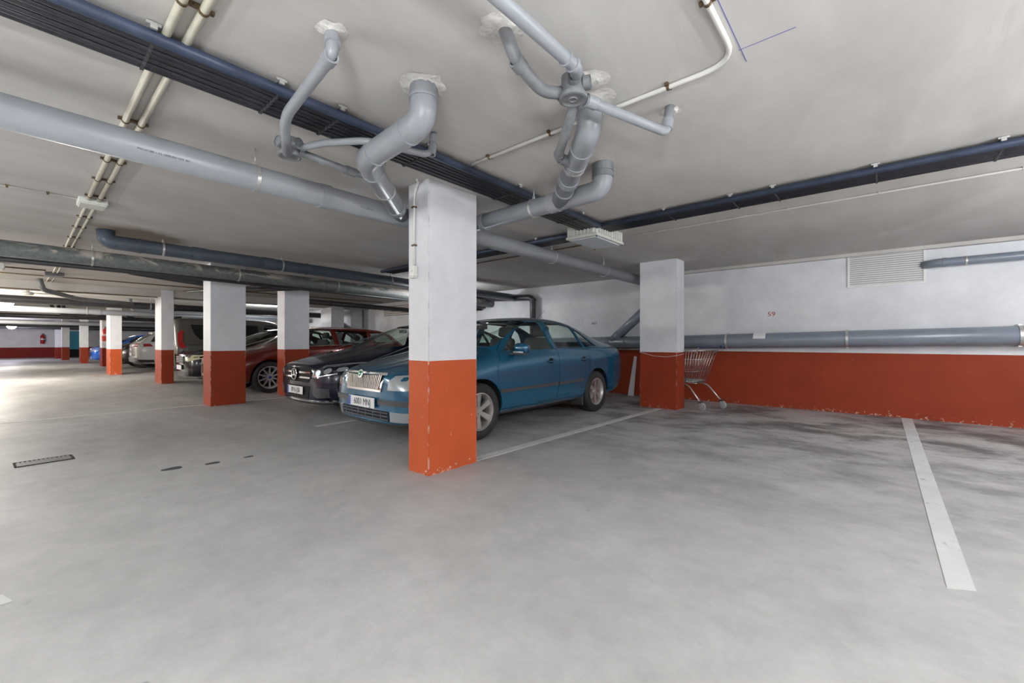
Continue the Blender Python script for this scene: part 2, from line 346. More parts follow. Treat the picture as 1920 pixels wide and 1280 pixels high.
column(-15.3, -14.35, 7.75, 8.2, .9, 'red', 'grey pillar against the back wall, seen over the copper-red estate beside the slanting pipe')

# floor markings
def strip(label, poly, z=.003, name='parking_line', m='line'):
    bm = bmesh.new(); prism(bm, poly, lambda p: (p[0], p[1], 0), lambda p: (p[0], p[1], z)); return tag(link(name, bm, M[m]), label, 'line' if m == 'line' else 'marking')
strip('white parking line on the right reaching the back wall, under bay number 59', [(.235, 2.70), (.33, 2.75), (.375, 8.27), (.26, 8.27)])
strip('white parking line running from the near column to the column by the trolley', [(-2.90, 2.72), (-2.79, 2.72), (-2.66, 6.84), (-2.76, 6.84)])
strip('short white line between the navy saloon and the petrol blue sedan', [(-5.56, 2.5), (-5.47, 2.5), (-5.45, 8.2), (-5.54, 8.2)])
strip('thin white line crossing the aisle past the second column', [(-8.99, -2.5), (-8.94, -2.5), (-8.80, 3.4), (-8.86, 3.4)])
strip('pointed end of a white line at the photo\'s lower left corner', [(-2.90, -2.6), (-2.78, -2.6), (-2.775, -.025), (-2.88, -.055)])
strip('white bay line beyond the third column', [(-14.95, 2.7), (-14.87, 2.7), (-14.87, 8.2), (-14.95, 8.2)])
strip('white bay line beyond the bright orange column', [(-20.2, 2.3), (-20.1, 2.3), (-20.1, 8.2), (-20.2, 8.2)])

# linear drain in the floor
dr = thing('floor_drain', 'short rectangular metal drain grate set in the floor at the left', 'drain', (-5.8, .14, 0), math.radians(3))
bm = bmesh.new()
for a in ((-.11, -.095, -.17, .17), (.095, .11, -.17, .17), (-.11, .11, -.185, -.17), (-.11, .11, .17, .185)): box(bm, a[0], a[1], a[2], a[3], 0, .006)
link('frame', bm, M['matte'], dr)
bm = B(-.095, .095, -.17, .17, .0, .002); link('channel', bm, M['pvc_old'], dr)
bar = None
for i in range(12):
    y = -.155+i*.0282
    if bar is None: bar = link('grate_bar', B(-.095, .095, -.008, .008, .002, .006), M['grime'], dr, (0, y, 0))
    else:
        c = bar.copy(); C.objects.link(c); c.location = (0, y, 0)
for (x, y, s, lab) in ((-4.62, .85, .09, 'left'), (-4.55, 1.13, .07, 'middle'), (-4.55, 1.42, .05, 'right')):
    bm = bmesh.new(); pts = [(x+s*.5*math.cos(a)*(1+.25*math.sin(3*a)), y+s*math.sin(a)*(1+.2*math.cos(2*a))) for a in [k*PI/7 for k in range(14)]]
    prism(bm, pts, lambda p: (p[0], p[1], 0), lambda p: (p[0], p[1], .0015)); tag(link('oil_stain', bm, M['trim']), f'{lab} of three small dark oil spots on the floor left of the near column', 'stain')

# ------------------------------------------------------------------ pipes
def collar(parent, p, d, r, mt, length=.05, name='collar', grow=.006):
    p = Vector(p); d = Vector(d).normalized(); bm = bmesh.new()
    lathe(bm, [(r*.9, 0), (r+grow, 0), (r+grow, length), (r*.9, length)], p-d*length/2, d, 20); return link(name, bm, M[mt], parent, smooth=40)
def hanger(parent, p, d, r, mt='zinc', top=H, both=False):
    p = Vector(p); d = Vector(d).normalized(); bm = bmesh.new()
    lathe(bm, [(r+.001, 0), (r+.006, 0), (r+.006, .022), (r+.001, .022)], p-d*.011, d, 20, close=True)
    box(bm, p.x-.008, p.x+.008, p.y-.008, p.y+.008, p.z+r, p.z+r+.03)
    o = link('hanger_strap', bm, M[mt], parent, smooth=40)
    if top > p.z+r: link('hanger_rod', T([(p.x, p.y, p.z+r), (p.x, p.y, top)], .004, 6), M[mt], o)
def pipe(label, pts, r, mt, rad=.1, collars=(), hangers=(), seg=20, name='drain_pipe', cat='pipe', cm=None, top=H):
    t = thing(name, label, cat, pts[0]); o0 = Vector(pts[0]); P = [Vector(p)-o0 for p in pts]
    link('pipe_run', T(P, r, seg, rad), M[mt], t)
    for (i, f, ln) in collars:
        a, b = P[i], P[i+1]; collar(t, a.lerp(b, f), b-a, r, cm or mt, ln)
    for (i, f) in hangers:
        a, b = P[i], P[i+1]; hanger(t, a.lerp(b, f), b-a, r, top=top-o0.z)
    return t
def plaster(parent, x, y, r):
    r *= .8
    bm = bmesh.new(); n = 22; rings = []; o = parent.location
    for j, (k, z) in enumerate(((1, -.0005), (.8, -.003), (.6, -.008), (.5, -.014))):
        rings.append([bm.verts.new((x-o.x+r*k*math.cos(2*PI*i/n)*(1+random.uniform(-.16, .16)*(k > .5)), y-o.y+r*k*math.sin(2*PI*i/n)*(1+random.uniform(-.16, .16)*(k > .5)), H-o.z+z+random.uniform(-.004, .002))) for i in range(n)])
    for a, b in zip(rings, rings[1:]):
        for i in range(n): bm.faces.new((a[i], a[(i+1) % n], b[(i+1) % n], b[i]))
    bm.faces.new(rings[-1]); link('plaster_patch', bm, M['plaster'], parent, smooth=50)

# main drain along the bays, past the near column
PX = -3.25
p = pipe('long thick light grey drain pipe crossing the upper left and passing behind the near column', [(PX, -3.0, 2.24), (PX, 8.2, 2.20)], .086, 'pvc', collars=((0, .405, .08),),
         hangers=((0, .362), (0, .676), (0, .801)))
for (y0, txt) in ((.05, 'PVC-U 160 x 3.2  UNE-EN 1329  BD'), (1.35, 'PVC-U 160 x 3.2')):   # faint printed line on the pipe's flank
    me = text_mesh(txt, .016, .0003); o = link('pipe_print', me, M['trim'], p)
    o.rotation_euler = (PI/2+.35, 0, PI/2); o.location = (.0873*math.cos(.35), y0+.5+3.0, -.0873*math.sin(.35)-.005*(y0+3.5)/1.12)
# left branch: ceiling -> elbow -> elbow -> joins main drain
p = pipe('light grey pipe dropping from the ceiling and bending twice, left of the near column', [(-1.79, 1.37, H), (-1.79, 1.37, 2.245), (-2.40, 1.39, 2.225), (-3.20, 2.20, 2.225)], .071, 'pvc', .10,
         collars=((0, .38, .012), (1, .22, .012), (1, .80, .012), (2, .16, .012), (2, .83, .07)), hangers=((2, .47),))
plaster(p, -1.79, 1.37, .15)
# right branch
p = pipe('light grey pipe right of the near column, rising to the ceiling beside the trap box', [(-1.21, 2.06, H), (-1.21, 2.06, 2.27), (-1.93, 2.83, 2.235)], .068, 'pvc', .11,
         collars=((0, .2, .07), (1, .19, .012), (1, .36, .012), (1, .62, .07), (1, .80, .02)), hangers=((1, .42),))
plaster(p, -1.21, 2.06, .17)
p = pipe('grey pipe running from behind the near column to a stained elbow in the ceiling', [(-3.2, 2.86, 2.225), (-1.56, 2.85, 2.24), (-1.56, 2.85, H)], .074, 'pvc', .12,
         collars=((0, .73, .09), (0, .24, .05)), hangers=((0, .60),))
collar(p, (-1.56+3.2, -.01, H-2.225-.03), (0, 0, 1), .074, 'pvc_old', .06); collar(p, (-1.56+3.2, -.01, H-2.225-.085), (0, 0, 1), .074, 'pvc_old', .04)
# small drain pipe and left trap box
p = pipe('small grey pipe curving down from the ceiling to the left trap box', [(-1.77, .87, H), (-1.72, .85, 2.30), (-2.36, .90, 2.27), (-2.62, 1.02, 2.20)], .026, 'pvc', .12, collars=((0, .45, .05), (1, .06, .05)), seg=14)
plaster(p, -1.77, .87, .085)
def trap_box(x, y, z0, z1, r, label, spigots):
    t = thing('trap_box', label, 'trap box', (x, y, z0)); bm = bmesh.new()
    lathe(bm, [(.001, .018), (r*.9, .016), (r*.9, z1-z0), (.001, z1-z0)], (0, 0, 0), (0, 0, 1), 24); link('body', bm, M['pvc_old'], t, smooth=40)
    bm = bmesh.new(); lathe(bm, [(.001, .006), (r*.25, .006), (r*.28, 0), (r*.34, 0), (r*.38, .005), (r*.8, .005), (r*.9, 0), (r*1.08, .002), (r*1.1, .02), (r*.9, .022)], (0, 0, 0), (0, 0, 1), 28)
    link('screw_lid', bm, M['pvc_old'], t, smooth=40)
    for (a, zz) in spigots:
        d = Vector((math.cos(a), math.sin(a), 0)); bm = bmesh.new(); lathe(bm, [(.02, 0), (.033, 0), (.033, r*.5), (.028, r*.5), (.028, r*.42), (.001, r*.42)], d*r*.85+Vector((0, 0, zz)), d, 16); link('spigot', bm, M['pvc_old'], t, smooth=40)
    return t
trap_box(-2.66, 1.05, 2.20, 2.31, .058, 'grey round trap box with screw lid at small pipes left of the near column', [(.3, .07), (PI, .07), (1.5, .07), (-1.4, .07)])
pipe('thin bent grey pipe from the left trap box behind the light pipe to the ceiling', [(-2.60, 1.09, 2.25), (-2.48, 1.16, 2.27), (-2.26, 1.32, 2.275), (-2.13, 1.69, 2.27), (-2.14, 1.72, H)], .02, 'pvc', .07, collars=((3, .2, .05), (3, .7, .05)), seg=14)
pipe('thin straight grey pipe from the left trap box into the light bent pipe', [(-2.66, 1.10, 2.25), (-2.67, 1.50, 2.235), (-2.60, 1.56, 2.225)], .022, 'pvc_old', .04, collars=((0, .85, .07),), seg=14)
# right trap box and its pipes
trap_box(-1.10, 1.72, 2.25, 2.36, .062, 'grey round trap box with screw lid beside the pipes in the upper middle', [(.35, .07), (PI, .06), (2.6, .07), (-.9, .07)])
p = pipe('straight grey pipe entering from the top of the photo to the right trap box', [(-1.00, .30, 2.29), (-1.00, 1.60, 2.25+.05), (-1.07, 1.69, 2.33)], .027, 'pvc', .04, collars=((0, .975, .02), (0, .93, .01)), seg=16)
p = pipe('dark curved grey pipe hooking from the ceiling down to the right trap box', [(-1.20, 1.34, H), (-1.17, 1.38, 2.30), (-1.18, 1.58, 2.26), (-1.14, 1.70, 2.29)], .028, 'pvc_old', .14, collars=((1, .1, .05),), seg=14)
plaster(p, -1.20, 1.33, .12)
p = pipe('short grey pipe slanting from the right trap box to the light pipe', [(-1.14, 1.80, 2.29), (-1.51, 2.19, 2.25), (-1.49, 2.33, 2.245)], .027, 'pvc_old', .03, collars=((0, .94, .02), (1, .5, .09)), seg=14)
p = pipe('thin grey pipe from the right trap box to a small ceiling elbow on the right', [(-1.08, 1.80, 2.28), (-.895, 2.36, 2.27), (-.89, 2.40, H)], .025, 'pvc', .04, collars=((1, .3, .06), (0, .06, .06)), seg=14)
plaster(p, -.90, 2.45, .07); plaster(p, -1.12, 1.9, .13)

# dark pipes further in
p = pipe('dark blue-grey drain pipe with elbow below the brown ceiling stain', [(-6.98, .66, H), (-6.95, .66, 2.29), (-6.95, 8.2, 2.20)], .085, 'pvc_blue', .10,
     collars=((1, .04, .03), (1, .12, .14), (1, .235, .16), (1, .31, .02)), hangers=((1, .07), (1, .26), (1, .515)), cm='pvc_blue')
bm = bmesh.new(); n = 20; v = [bm.verts.new((-6.7+.5*math.cos(2*PI*i/n)*(1+random.uniform(-.2, .2)), .75+.55*math.sin(2*PI*i/n)*(1+random.uniform(-.2, .2)), H-.003)) for i in range(n)]; f = bm.faces.new(v)
bmesh.ops.extrude_face_region(bm, geom=[f]); [setattr(q.co, 'z', H) for q in bm.verts[n:]] if False else None
bm.free()
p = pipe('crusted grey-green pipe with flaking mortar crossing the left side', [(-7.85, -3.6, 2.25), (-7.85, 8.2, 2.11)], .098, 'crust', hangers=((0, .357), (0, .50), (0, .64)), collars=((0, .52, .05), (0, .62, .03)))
pipe('thin dark pipe slung under the crusted pipe', [(-8.1, -3.6, 2.12), (-8.1, 2.0, 2.10), (-8.1, 8.2, 2.02)], .035, 'pvc_dark', seg=10)
pipe('black bent pipe hanging behind the second column', [(-8.9, 1.0, H), (-8.9, 1.05, 2.20), (-9.2, 1.8, 2.17), (-9.4, 2.9, 2.12), (-8.2, 3.4, 2.1)], .045, 'pvc_dark', .15, seg=12, collars=((2, .3, .08), (2, .8, .1)))
pipe('thin black pipe slanting behind the second column', [(-11.5, 2.4, 2.2), (-8.8, 3.6, 2.25)], .03, 'pvc_dark', seg=10)
pipe('dark pipe running over the copper-red estate', [(-11.4, 4.45, 2.17), (-11.4, 8.2, 2.10)], .07, 'pvc_dark', collars=((0, .3, .08),), seg=12)
pipe('fat black pipe beyond the beam', [(-15.6, -5, 2.15), (-15.6, 8.2, 2.05)], .095, 'pvc_dark', collars=((0, .45, .1), (0, .6, .1)), hangers=((0, .56), (0, .7)), seg=12)
pipe('dull grey pipe with bend hanging over the fat black pipe', [(-13.4, .25, H), (-13.4, .3, 2.2), (-14.9, .9, 2.15), (-15.5, 2.0, 2.13)], .05, 'pvc_old', .2, seg=12, collars=((1, .8, .1),))
pipe('pale pipe lit by the ceiling lamp, first one past the beam', [(-18.6, -5, 2.07), (-18.6, 8.2, 1.98)], .085, 'pvc', collars=((0, .5, .1), (0, .62, .1)), hangers=((0, .48),), seg=12)
pipe('pale grey pipe with an offset bend above the bright orange column', [(-17.6, 2.2, H), (-17.6, 2.25, 2.12), (-18.4, 2.8, 2.1), (-18.4, 7.5, 2.05)], .06, 'pvc', .15, seg=12, collars=((2, .1, .12),))
pipe('dark pipe cluster main, between the fourth and fifth columns', [(-23.5, -5, 2.07), (-23.5, 8, 2.0)], .08, 'pvc_dark', seg=10)
for i, (y0, y1, z) in enumerate(((.7, 2.3, 2.15), (1.0, 2.6, 2.2), (.9, 1.9, 2.09))):
    pipe(('upper', 'middle', 'lower')[i]+' of the tangled dark pipes above the bright blue car', [(-22.2-.3*i, y0, H), (-22.2-.3*i, y0+.05, z), (-22.5+.2*i, y1, z-.03), (-23.3, y1+.5, 2.05)], .05, 'pvc_dark', .15, seg=10)
pipe('pale pipe crossing over the slim white column', [(-29.6, -5, 2.02), (-29.6, 8, 1.92)], .09, 'pvc', seg=10)
pipe('black pipe crossing just before the far columns', [(-33.5, -5, 1.98), (-33.5, 8, 1.93)], .085, 'pvc_dark', seg=10)
pipe('farthest dark pipe in front of the far wall', [(-39.2, -4, 1.97), (-39.2, 7, 1.88)], .07, 'pvc_dark', seg=10)
pipe('black slanting waste pipe seen over the copper-red estate against the back wall', [(-16.4, 8.0, 2.0), (-15.9, 7.6, 2.0), (-13.6, 7.6, 1.2)], .10, 'pvc_dark', .15, seg=12)
# pipes on and near the back wall
pipe('thick slate-grey pipe along the back wall above the red band', [(-5.9, 8.13, 1.06), (-2.7, 8.13, 1.095), (4.9, 8.13, 1.245)], .122, 'pvc_wall', collars=((0, .5, .07), (0, .62, .02)), hangers=(), name='wall_pipe', top=0)
wp = [o for o in bpy.data.objects if o.name.startswith('wall_pipe')][0]
for (x, z) in ((-2.02, 1.108), (-.36, 1.141), (1.33, 1.175), (3.1, 1.209)):
    bm = bmesh.new(); lathe(bm, [(.123, 0), (.129, 0), (.129, .03), (.123, .03)], (x+5.9, 0, z-1.06), (1, 0, 0.02), 20, close=True)
    box(bm, x+5.9, x+5.93, -.02, .14, z-1.06+.122, z-1.06+.14); box(bm, x+5.9, x+5.93, -.02, .14, z-1.06-.14, z-1.06-.122); link('wall_clamp', bm, M['zinc'], wp, smooth=40)
pipe('slanting grey branch pipe joining the wall pipe behind the column', [(-4.2, 8.10, 1.12), (-3.2, 8.05, 1.95)], .095, 'pvc_wall', collars=((0, .12, .08),))
p = pipe('slate-grey pipe high on the wall at the right edge, ending beside the vent', [(.50, WY, 2.17), (.60, 8.16, 2.17), (4.9, 8.16, 2.19)], .056, 'pvc_wall', .07, collars=((1, .02, .04),), name='wall_pipe')
bm = bmesh.new(); lathe(bm, [(.057, 0), (.062, 0), (.062, .02), (.057, .02)], (.38, -.12, 0), (1, 0, 0), 20, close=True); box(bm, .385, .395, -.10, 0, .048, .052); box(bm, .385, .395, -.10, 0, -.052, -.048); link('wall_clamp', bm, M['zinc'], p, smooth=40)
pipe('dark grey pipe dropping down the back wall behind the petrol blue sedan', [(-9.2, 8.0, 2.28), (-7.2, 8.12, 2.21), (-6.36, 8.15, 2.17), (-6.36, 8.15, .3)], .075, 'pvc_dark', .14, collars=((0, .6, .04), (1, .3, .05), (2, .03, .06)), seg=16)
tag(link('air_duct', B(-9.9, -8.15, 7.6, 8.2, 1.95, 2.2, bevel=.03), M['matte']), 'black box-shaped duct end above the petrol blue sedan beside the near column', 'duct')

# ------------------------------------------------------------------ conduit bundles
def bundle(label, axis, fixed, a, b, z, steel_side, n=6, pitch=.044, mt_first='steelblue', clips=(), r=.0165, zdrop=0):
    """axis 'y': runs along y at x=fixed going to -x; axis 'x': runs along x at y=fixed going to +y"""
    t = thing('conduit_bundle', label, 'conduit bundle', (fixed, a, z) if axis == 'y' else (a, fixed, z))
    L = b-a
    def P(off, s, dz=0): return (-off, s, dz) if axis == 'y' else (s, off, dz)
    link('steel_pipe', T([P(0, 0), P(0, L)], .027, 14), M[mt_first], t)
    first = None
    for i in range(n):
        off = .05+pitch*i
        if first is None: first = link('conduit', T([P(0, 0), P(0, L)], r, 10), M['conduit'], t, P(off, 0, -.004))
        else:
            c = first.copy(); C.objects.link(c); c.location = P(off+random.uniform(-.002, .002), 0, -.004+random.uniform(-.003, .003))
    for s in clips:
        bm = bmesh.new(); s -= a
        x0, x1 = (-.05-pitch*(n-1)-.03, .03)
        if axis == 'y': box(bm, x0, x1+.015, s-.012, s+.012, .030, .040); box(bm, .032, .046, s-.012, s+.012, .012, .03); box(bm, .036, .042, s-.025, s+.025, .028, .040)
        else: box(bm, s-.012, s+.012, -.045, -x0, .030, .040); box(bm, s-.012, s+.012, -.046, -.032, .012, .03); box(bm, s-.025, s+.025, -.042, -.036, .028, .040)
        o = link('support_rail', bm, M['zinc'], t)
        for i in range(n):
            off = .05+pitch*i; bm = bmesh.new()
            q = Vector(P(off, s, -.004)); lathe(bm, [(r+.001, 0), (r+.0045, 0), (r+.0045, .012), (r+.001, .012)], q, Vector(P(0, 1)), 12, close=True); link('clip', bm, M['trim'], o, smooth=40)
    return t
bundle('black conduits with a blue steel pipe, from the upper left corner to the junction box', 'y', -2.315, -3.5, 4.18, 2.385, 1, clips=(-1.2, .36, .86, 1.18, 1.80, 2.75, 3.75))
bundle('black conduits with a blue steel pipe, from the junction box to the right edge', 'x', 4.19, -2.37, 4.9, 2.385, 1, clips=(-1.6, -1.0, -.67, -.01, .62, 1.8))
bundle('short run of black conduits leaving the junction box towards the near column and beyond', 'x', 4.33, -6.9, -2.76, 2.385, 1, n=4, pitch=.06, clips=(-3.3, -4.1, -5.5))
# white junction box
jb = thing('junction_box', 'off-white plastic junction box on the ceiling where the black conduit bundles meet', 'junction box', (-2.56, 4.49, 2.27))
bm = bmesh.new(); box(bm, -.195, .195, -.31, .33, .045, .16, bevel=.008); link('body', bm, M['box'], jb)
bm = bmesh.new(); box(bm, -.205, .205, -.32, .34, .015, .045, bevel=.006); link('lid_frame', bm, M['box'], jb)
bm = bmesh.new(); box(bm, -.165, .165, -.27, .29, .006, .016, bevel=.004); link('lid', bm, M['boxlid'], jb)
for (x, y) in ((-.19, -.30), (.19, -.30), (-.19, .32), (.19, .32)): link('screw', T([(x, y, 0), (x, y, .02)], .008, 8), M['trim'], jb)
fl = None
for i in range(10):
    bm = bmesh.new(); box(bm, .195, .215, -.27+.056*i, -.245+.056*i, .05, .12); link('gland', bm, M['box'], jb)
for i in range(7):
    bm = bmesh.new(); box(bm, -.15+.048*i, -.125+.048*i, -.33, -.31, .05, .12); link('gland', bm, M['box'], jb)

# cream and white surface conduits
def conduit(label, pts, r, m, clips=(), rad=.06, name='conduit_pipe', group=None, cmat='rusty'):
    t = thing(name, label, 'conduit', pts[0], group=group); o0 = Vector(pts[0]); P = [Vector(p)-o0 for p in pts]
    link('pipe_run', T(P, r, 10, rad), M[m], t)
    for (i, f) in clips:
        a, b = P[i], P[i+1]; p = a.lerp(b, f); d = (b-a).normalized(); s = Vector((-d.y, d.x, 0)); bm = bmesh.new()
        lathe(bm, [(r+.0005, 0), (r+.004, 0), (r+.004, .014), (r+.0005, .014)], p-d*.007, d, 12, close=True)
        for k in (-1, 1): q = p+s*(r+.009)*k; box(bm, q.x-.009, q.x+.009, q.y-.009, q.y+.009, p.z-.002, p.z+.012)
        link('saddle_clip', bm, M[cmat], t, smooth=40)
    return t
cl = [(0, f) for f in (.085, .20, .285, .33)]
conduit('upper of two cream conduits crossing the ceiling at the upper left', [(2.5, .405, 2.413), (-5.50, .405, 2.413)], .0165, 'cream', [(0, f) for f in (.566, .735, .84, .91, .985)])
conduit('lower of two cream conduits crossing the ceiling at the upper left', [(2.5, .475, 2.413), (-5.50, .475, 2.413)], .0165, 'cream', [(0, f) for f in (.566, .735, .84, .91, .985)])
jb2 = thing('junction_box', 'small white ceiling box at the meeting of the cream conduits, upper left', 'junction box', (-5.62, .44, 2.37))
link('body', B(-.11, .11, -.10, .10, .012, .06, bevel=.006), M['box'], jb2); link('lid', B(-.10, .10, -.09, .09, 0, .012, bevel=.004), M['box'], jb2)
conduit('pair conduit beyond the small white box, left one', [(-5.74, .41, 2.416), (-11.9, .40, 2.416)], .012, 'cream', [(0, f) for f in (.1, .2, .32, .45, .6, .8)])
conduit('pair conduit beyond the small white box, right one', [(-5.74, .47, 2.416), (-11.9, .45, 2.416)], .012, 'cream', [(0, f) for f in (.1, .2, .32, .45, .6, .8)])
jb3 = thing('junction_box', 'dark grey ceiling box below the crusted pipe where conduits meet', 'junction box', (-12.1, .42, 2.36))
link('body', B(-.16, .16, -.13, .13, .01, .07, bevel=.006), M['pvc_old'], jb3); link('lid', B(-.14, .14, -.11, .11, 0, .01), M['pvc_old'], jb3)
conduit('left of the two far cream conduits running on to the beam', [(-12.3, .39, 2.418), (-13.95, .36, 2.418)], .014, 'cream', [(0, .3), (0, .8)])
conduit('right of the two far cream conduits running on to the beam', [(-12.3, .46, 2.418), (-13.95, .43, 2.418)], .014, 'cream', [(0, .3), (0, .8)])
conduit('thin grey conduit from the left edge to the small white ceiling box', [(-5.60, -1.6, 2.42), (-5.60, .35, 2.42)], .008, 'whitec', [(0, .78), (0, .9)])
conduit('thin cream conduit from the wall fitting to the dark grey ceiling box', [(-11.7, -1.6, 2.42), (-11.7, .3, 2.42)], .011, 'rusty', [(0, .8)])
conduit('thin dark conduit across the ceiling before the beam', [(-12.7, -2, 2.42), (-12.7, 8, 2.42)], .013, 'rusty', [(0, f) for f in (.25, .4, .55)])
conduit('thin dark conduit along the beam\'s underside', [(-14.1, -2, 2.245), (-14.1, 2.3, 2.245)], .012, 'rusty', [(0, f) for f in (.5, .7, .9)])
conduit('pale conduit hung under the ceiling past the fat black pipe', [(-16.8, -3, 2.16), (-16.8, 2.7, 2.10)], .022, 'whitec', [(0, f) for f in (.6, .7, .8, .9)])
conduit('white conduit from the ceiling bend past the pipes to the black bundle', [(-.50, .2, 2.417), (-.50, 2.19, 2.417), (-2.28, 2.19, 2.417)], .0125, 'whitec', [(0, .775), (1, .18), (1, .60), (1, .90)], rad=.16)
conduit('thin white conduit along the ceiling, right of the junction box', [(4.9, 4.99, 2.42), (-2.34, 4.99, 2.42)], .0095, 'whitec', [(0, f) for f in (.56, .675, .77, .86, .95)], cmat='zinc')
conduit('thin dark conduit from the junction box to behind the near column', [(-2.78, 5.03, 2.42), (-6.9, 5.03, 2.42)], .008, 'rusty', [(0, .25), (0, .6)])
# blue chalk cross on the ceiling
tp = thing('marker_cross', 'thin blue marker cross drawn on the ceiling beside the white conduit bend', 'marking', (-.47, 2.14, H-.0015))
link('stroke', B(-.0013, .0013, -.45, .11, -.0005, .0005), M['pen'], tp)
link('stroke', B(-.01, .21, -.0013, .0013, -.0005, .0005), M['pen'], tp)

# switch drop on the near column
sw = thing('push_button', 'small white switch box on a conduit drop on the near column', 'switch', (-2.945, 2.17, 1.60))
link('conduit_drop', T([(0, -.014, .14), (0, -.014, .74), (.06, -.02, .817), (.10, -.06, .82)], .0095, 10, .08), M['whitec'], sw)
bm = bmesh.new(); box(bm, -.032, .032, -.045, 0, .045, .135, bevel=.006); link('switch_case', bm, M['box'], sw)
link('base_lip', B(-.034, .034, -.05, 0, .03, .045, bevel=.003), M['box'], sw)
link('button', T([(0, -.052, .09), (0, -.044, .09)], .014, 14), M['whitec'], sw)
for z in (.30, .62): link('saddle_clip', B(-.02, .02, -.03, 0, z, z+.012), M['rusty'], sw)

# ------------------------------------------------------------------ back wall details
vt = thing('vent_grille', 'white louvred ventilation grille at the top of the back wall', 'vent', (.085, WY, 1.92))
bm = bmesh.new()
for a in ((-.43, .43, 0, .02), (-.43, .43, .455, .475), (-.43, -.405, .02, .455), (.405, .43, .02, .455)): box(bm, a[0], a[1], -.022, 0, a[2], a[3])
link('frame', bm, M['vent'], vt); link('backing', B(-.405, .405, -.002, 0, .02, .455), M['pvc'], vt)  # darker backing colour paints the shade in the gaps between slats
sl = None
for i in range(14):
    if sl is None:
        bm = bmesh.new(); v = [bm.verts.new(p) for p in ((-.405, -.008, .024), (.405, -.008, .024), (.405, -.022, 0), (-.405, -.022, 0), (-.405, -.006, .026), (.405, -.006, .026), (.405, -.019, .001), (-.405, -.019, .001))]
        for f in ((0, 1, 2, 3), (7, 6, 5, 4), (3, 2, 6, 7), (0, 4, 5, 1), (0, 3, 7, 4), (1, 5, 6, 2)): bm.faces.new([v[k] for k in f])
        sl = link('slat', bm, M['vent'], vt, (0, 0, .021))
    else: c = sl.copy(); C.objects.link(c); c.location = (0, 0, .021+.0308*i)
vt = thing('vent_grille', 'rust-streaked grille high on the back wall, seen left of the near column', 'vent', (-12.1, WY-.01, 1.98))
link('frame', B(-.9, .9, -.02, 0, 0, .33), M['rustw'], vt)
for i in range(5): link('slat', B(-.88, .88, -.035, -.02, .03+.06*i, .055+.06*i), M['vent'], vt)
o = link('bay_number', text_mesh('59', .105, .0006, 1.15), M['stencil'], loc=(-1.355, WY-.0015, 1.56)); o.rotation_euler = (PI/2, 0, 0); tag(o, 'red stencilled number 59 on the white back wall', 'number')
o = link('bay_number', text_mesh('601', .085, .0006, 1.15), M['trim'], loc=(-4.73, WY-.0015, 1.50)); o.rotation_euler = (PI/2, 0, 0); tag(o, 'small dark stencilled number on the back wall above the petrol blue sedan\'s boot', 'number')
bm = bmesh.new(); n = 6; v0 = []
for i in range(n+1):
    a = .15+i*.17; v0.append([bm.verts.new((x, 8.13-(.1245)*math.cos(a), 1.128+.1245*math.sin(a))) for x in (-1.58, -1.40)])
for a, b in zip(v0, v0[1:]): bm.faces.new((a[0], a[1], b[1], b[0]))
pl = link('paper_label', bm, M['paper']); sm = pl.modifiers.new('s', 'SOLIDIFY'); sm.thickness = .0015; tag(pl, 'white paper label wrapped over the wall pipe below number 59', 'label')
bd = thing('leaning_board', 'narrow white board leaning against the back wall behind the column', 'board', (-3.78, 8.12, 0))
bm = bmesh.new(); v = [bm.verts.new(p) for p in ((-.07, -.05, 0), (.05, -.05, 0), (.05, .10, .79), (-.0, .10, .80), (-.07, -.03, 0), (.05, -.03, 0), (.05, .12, .79), (-.0, .12, .80))]
for f in ((0, 1, 2, 3), (7, 6, 5, 4), (0, 4, 5, 1), (3, 2, 6, 7), (0, 3, 7, 4), (1, 5, 6, 2)): bm.faces.new([v[k] for k in f])
link('panel', bm, M['wood'], bd); link('edge_strip', B(.035, .055, -.058, -.05, 0, .03), M['paper'], bd)
# far wall details
tag(link('teal_panel', B(WX+.002, WX+.06, 2.05, 3.1, .55, 1.82), M['teal']), 'teal blue panel on the far wall between the far columns', 'panel')
tag(link('dark_panel', B(WX+.002, WX+.08, 2.05, 3.1, .02, .55), M['matte']), 'black lower panel under the teal panel on the far wall', 'panel')
def extinguisher(x, y, z, s, label, col='extred', ax=(1, 0)):
    t = thing('fire_extinguisher', label, 'fire extinguisher', (x, y, z))
    bm = bmesh.new(); lathe(bm, [(.001, 0), (.075*s, 0), (.085*s, .02*s), (.085*s, .38*s), (.06*s, .45*s), (.025*s, .47*s), (.022*s, .5*s), (.001, .5*s)], (0, 0, 0), (0, 0, 1), 18); link('cylinder', bm, M[col], t, smooth=40)
    bm = bmesh.new(); box(bm, -.02*s, .05*s, -.012, .012, .5*s, .53*s); box(bm, -.02*s, .07*s, -.01, .01, .55*s, .565*s); link('valve', bm, M['black'], t)
    link('hose', T([(.0, .02, .52*s), (.06*s, .09*s, .45*s), (.05*s, .10*s, .1*s)], .012*s, 8, .05), M['black'], t)
    bm = bmesh.new(); lathe(bm, [(.0855*s, .20*s), (.086*s, .20*s), (.086*s, .26*s), (.0855*s, .26*s)], (0, 0, 0), (0, 0, 1), 18, close=True); link('label_band', bm, M['paper'], t)
    return t
extinguisher(-25.63, 2.40, 1.12, 1.15, 'bright red fire extinguisher on the column behind the bright orange one')
extinguisher(-43.08, .95, .95, 1.3, 'dark red fire extinguisher on the far wall beside the farthest column', 'redlens')
sg = tag(link('warning_sign', B(-19.0, -18.985, 2.0, 2.14, 1.5, 1.7), M['plate']), 'small white sign plate on the bright orange column', 'sign'); bpy.data.objects.remove(sg)

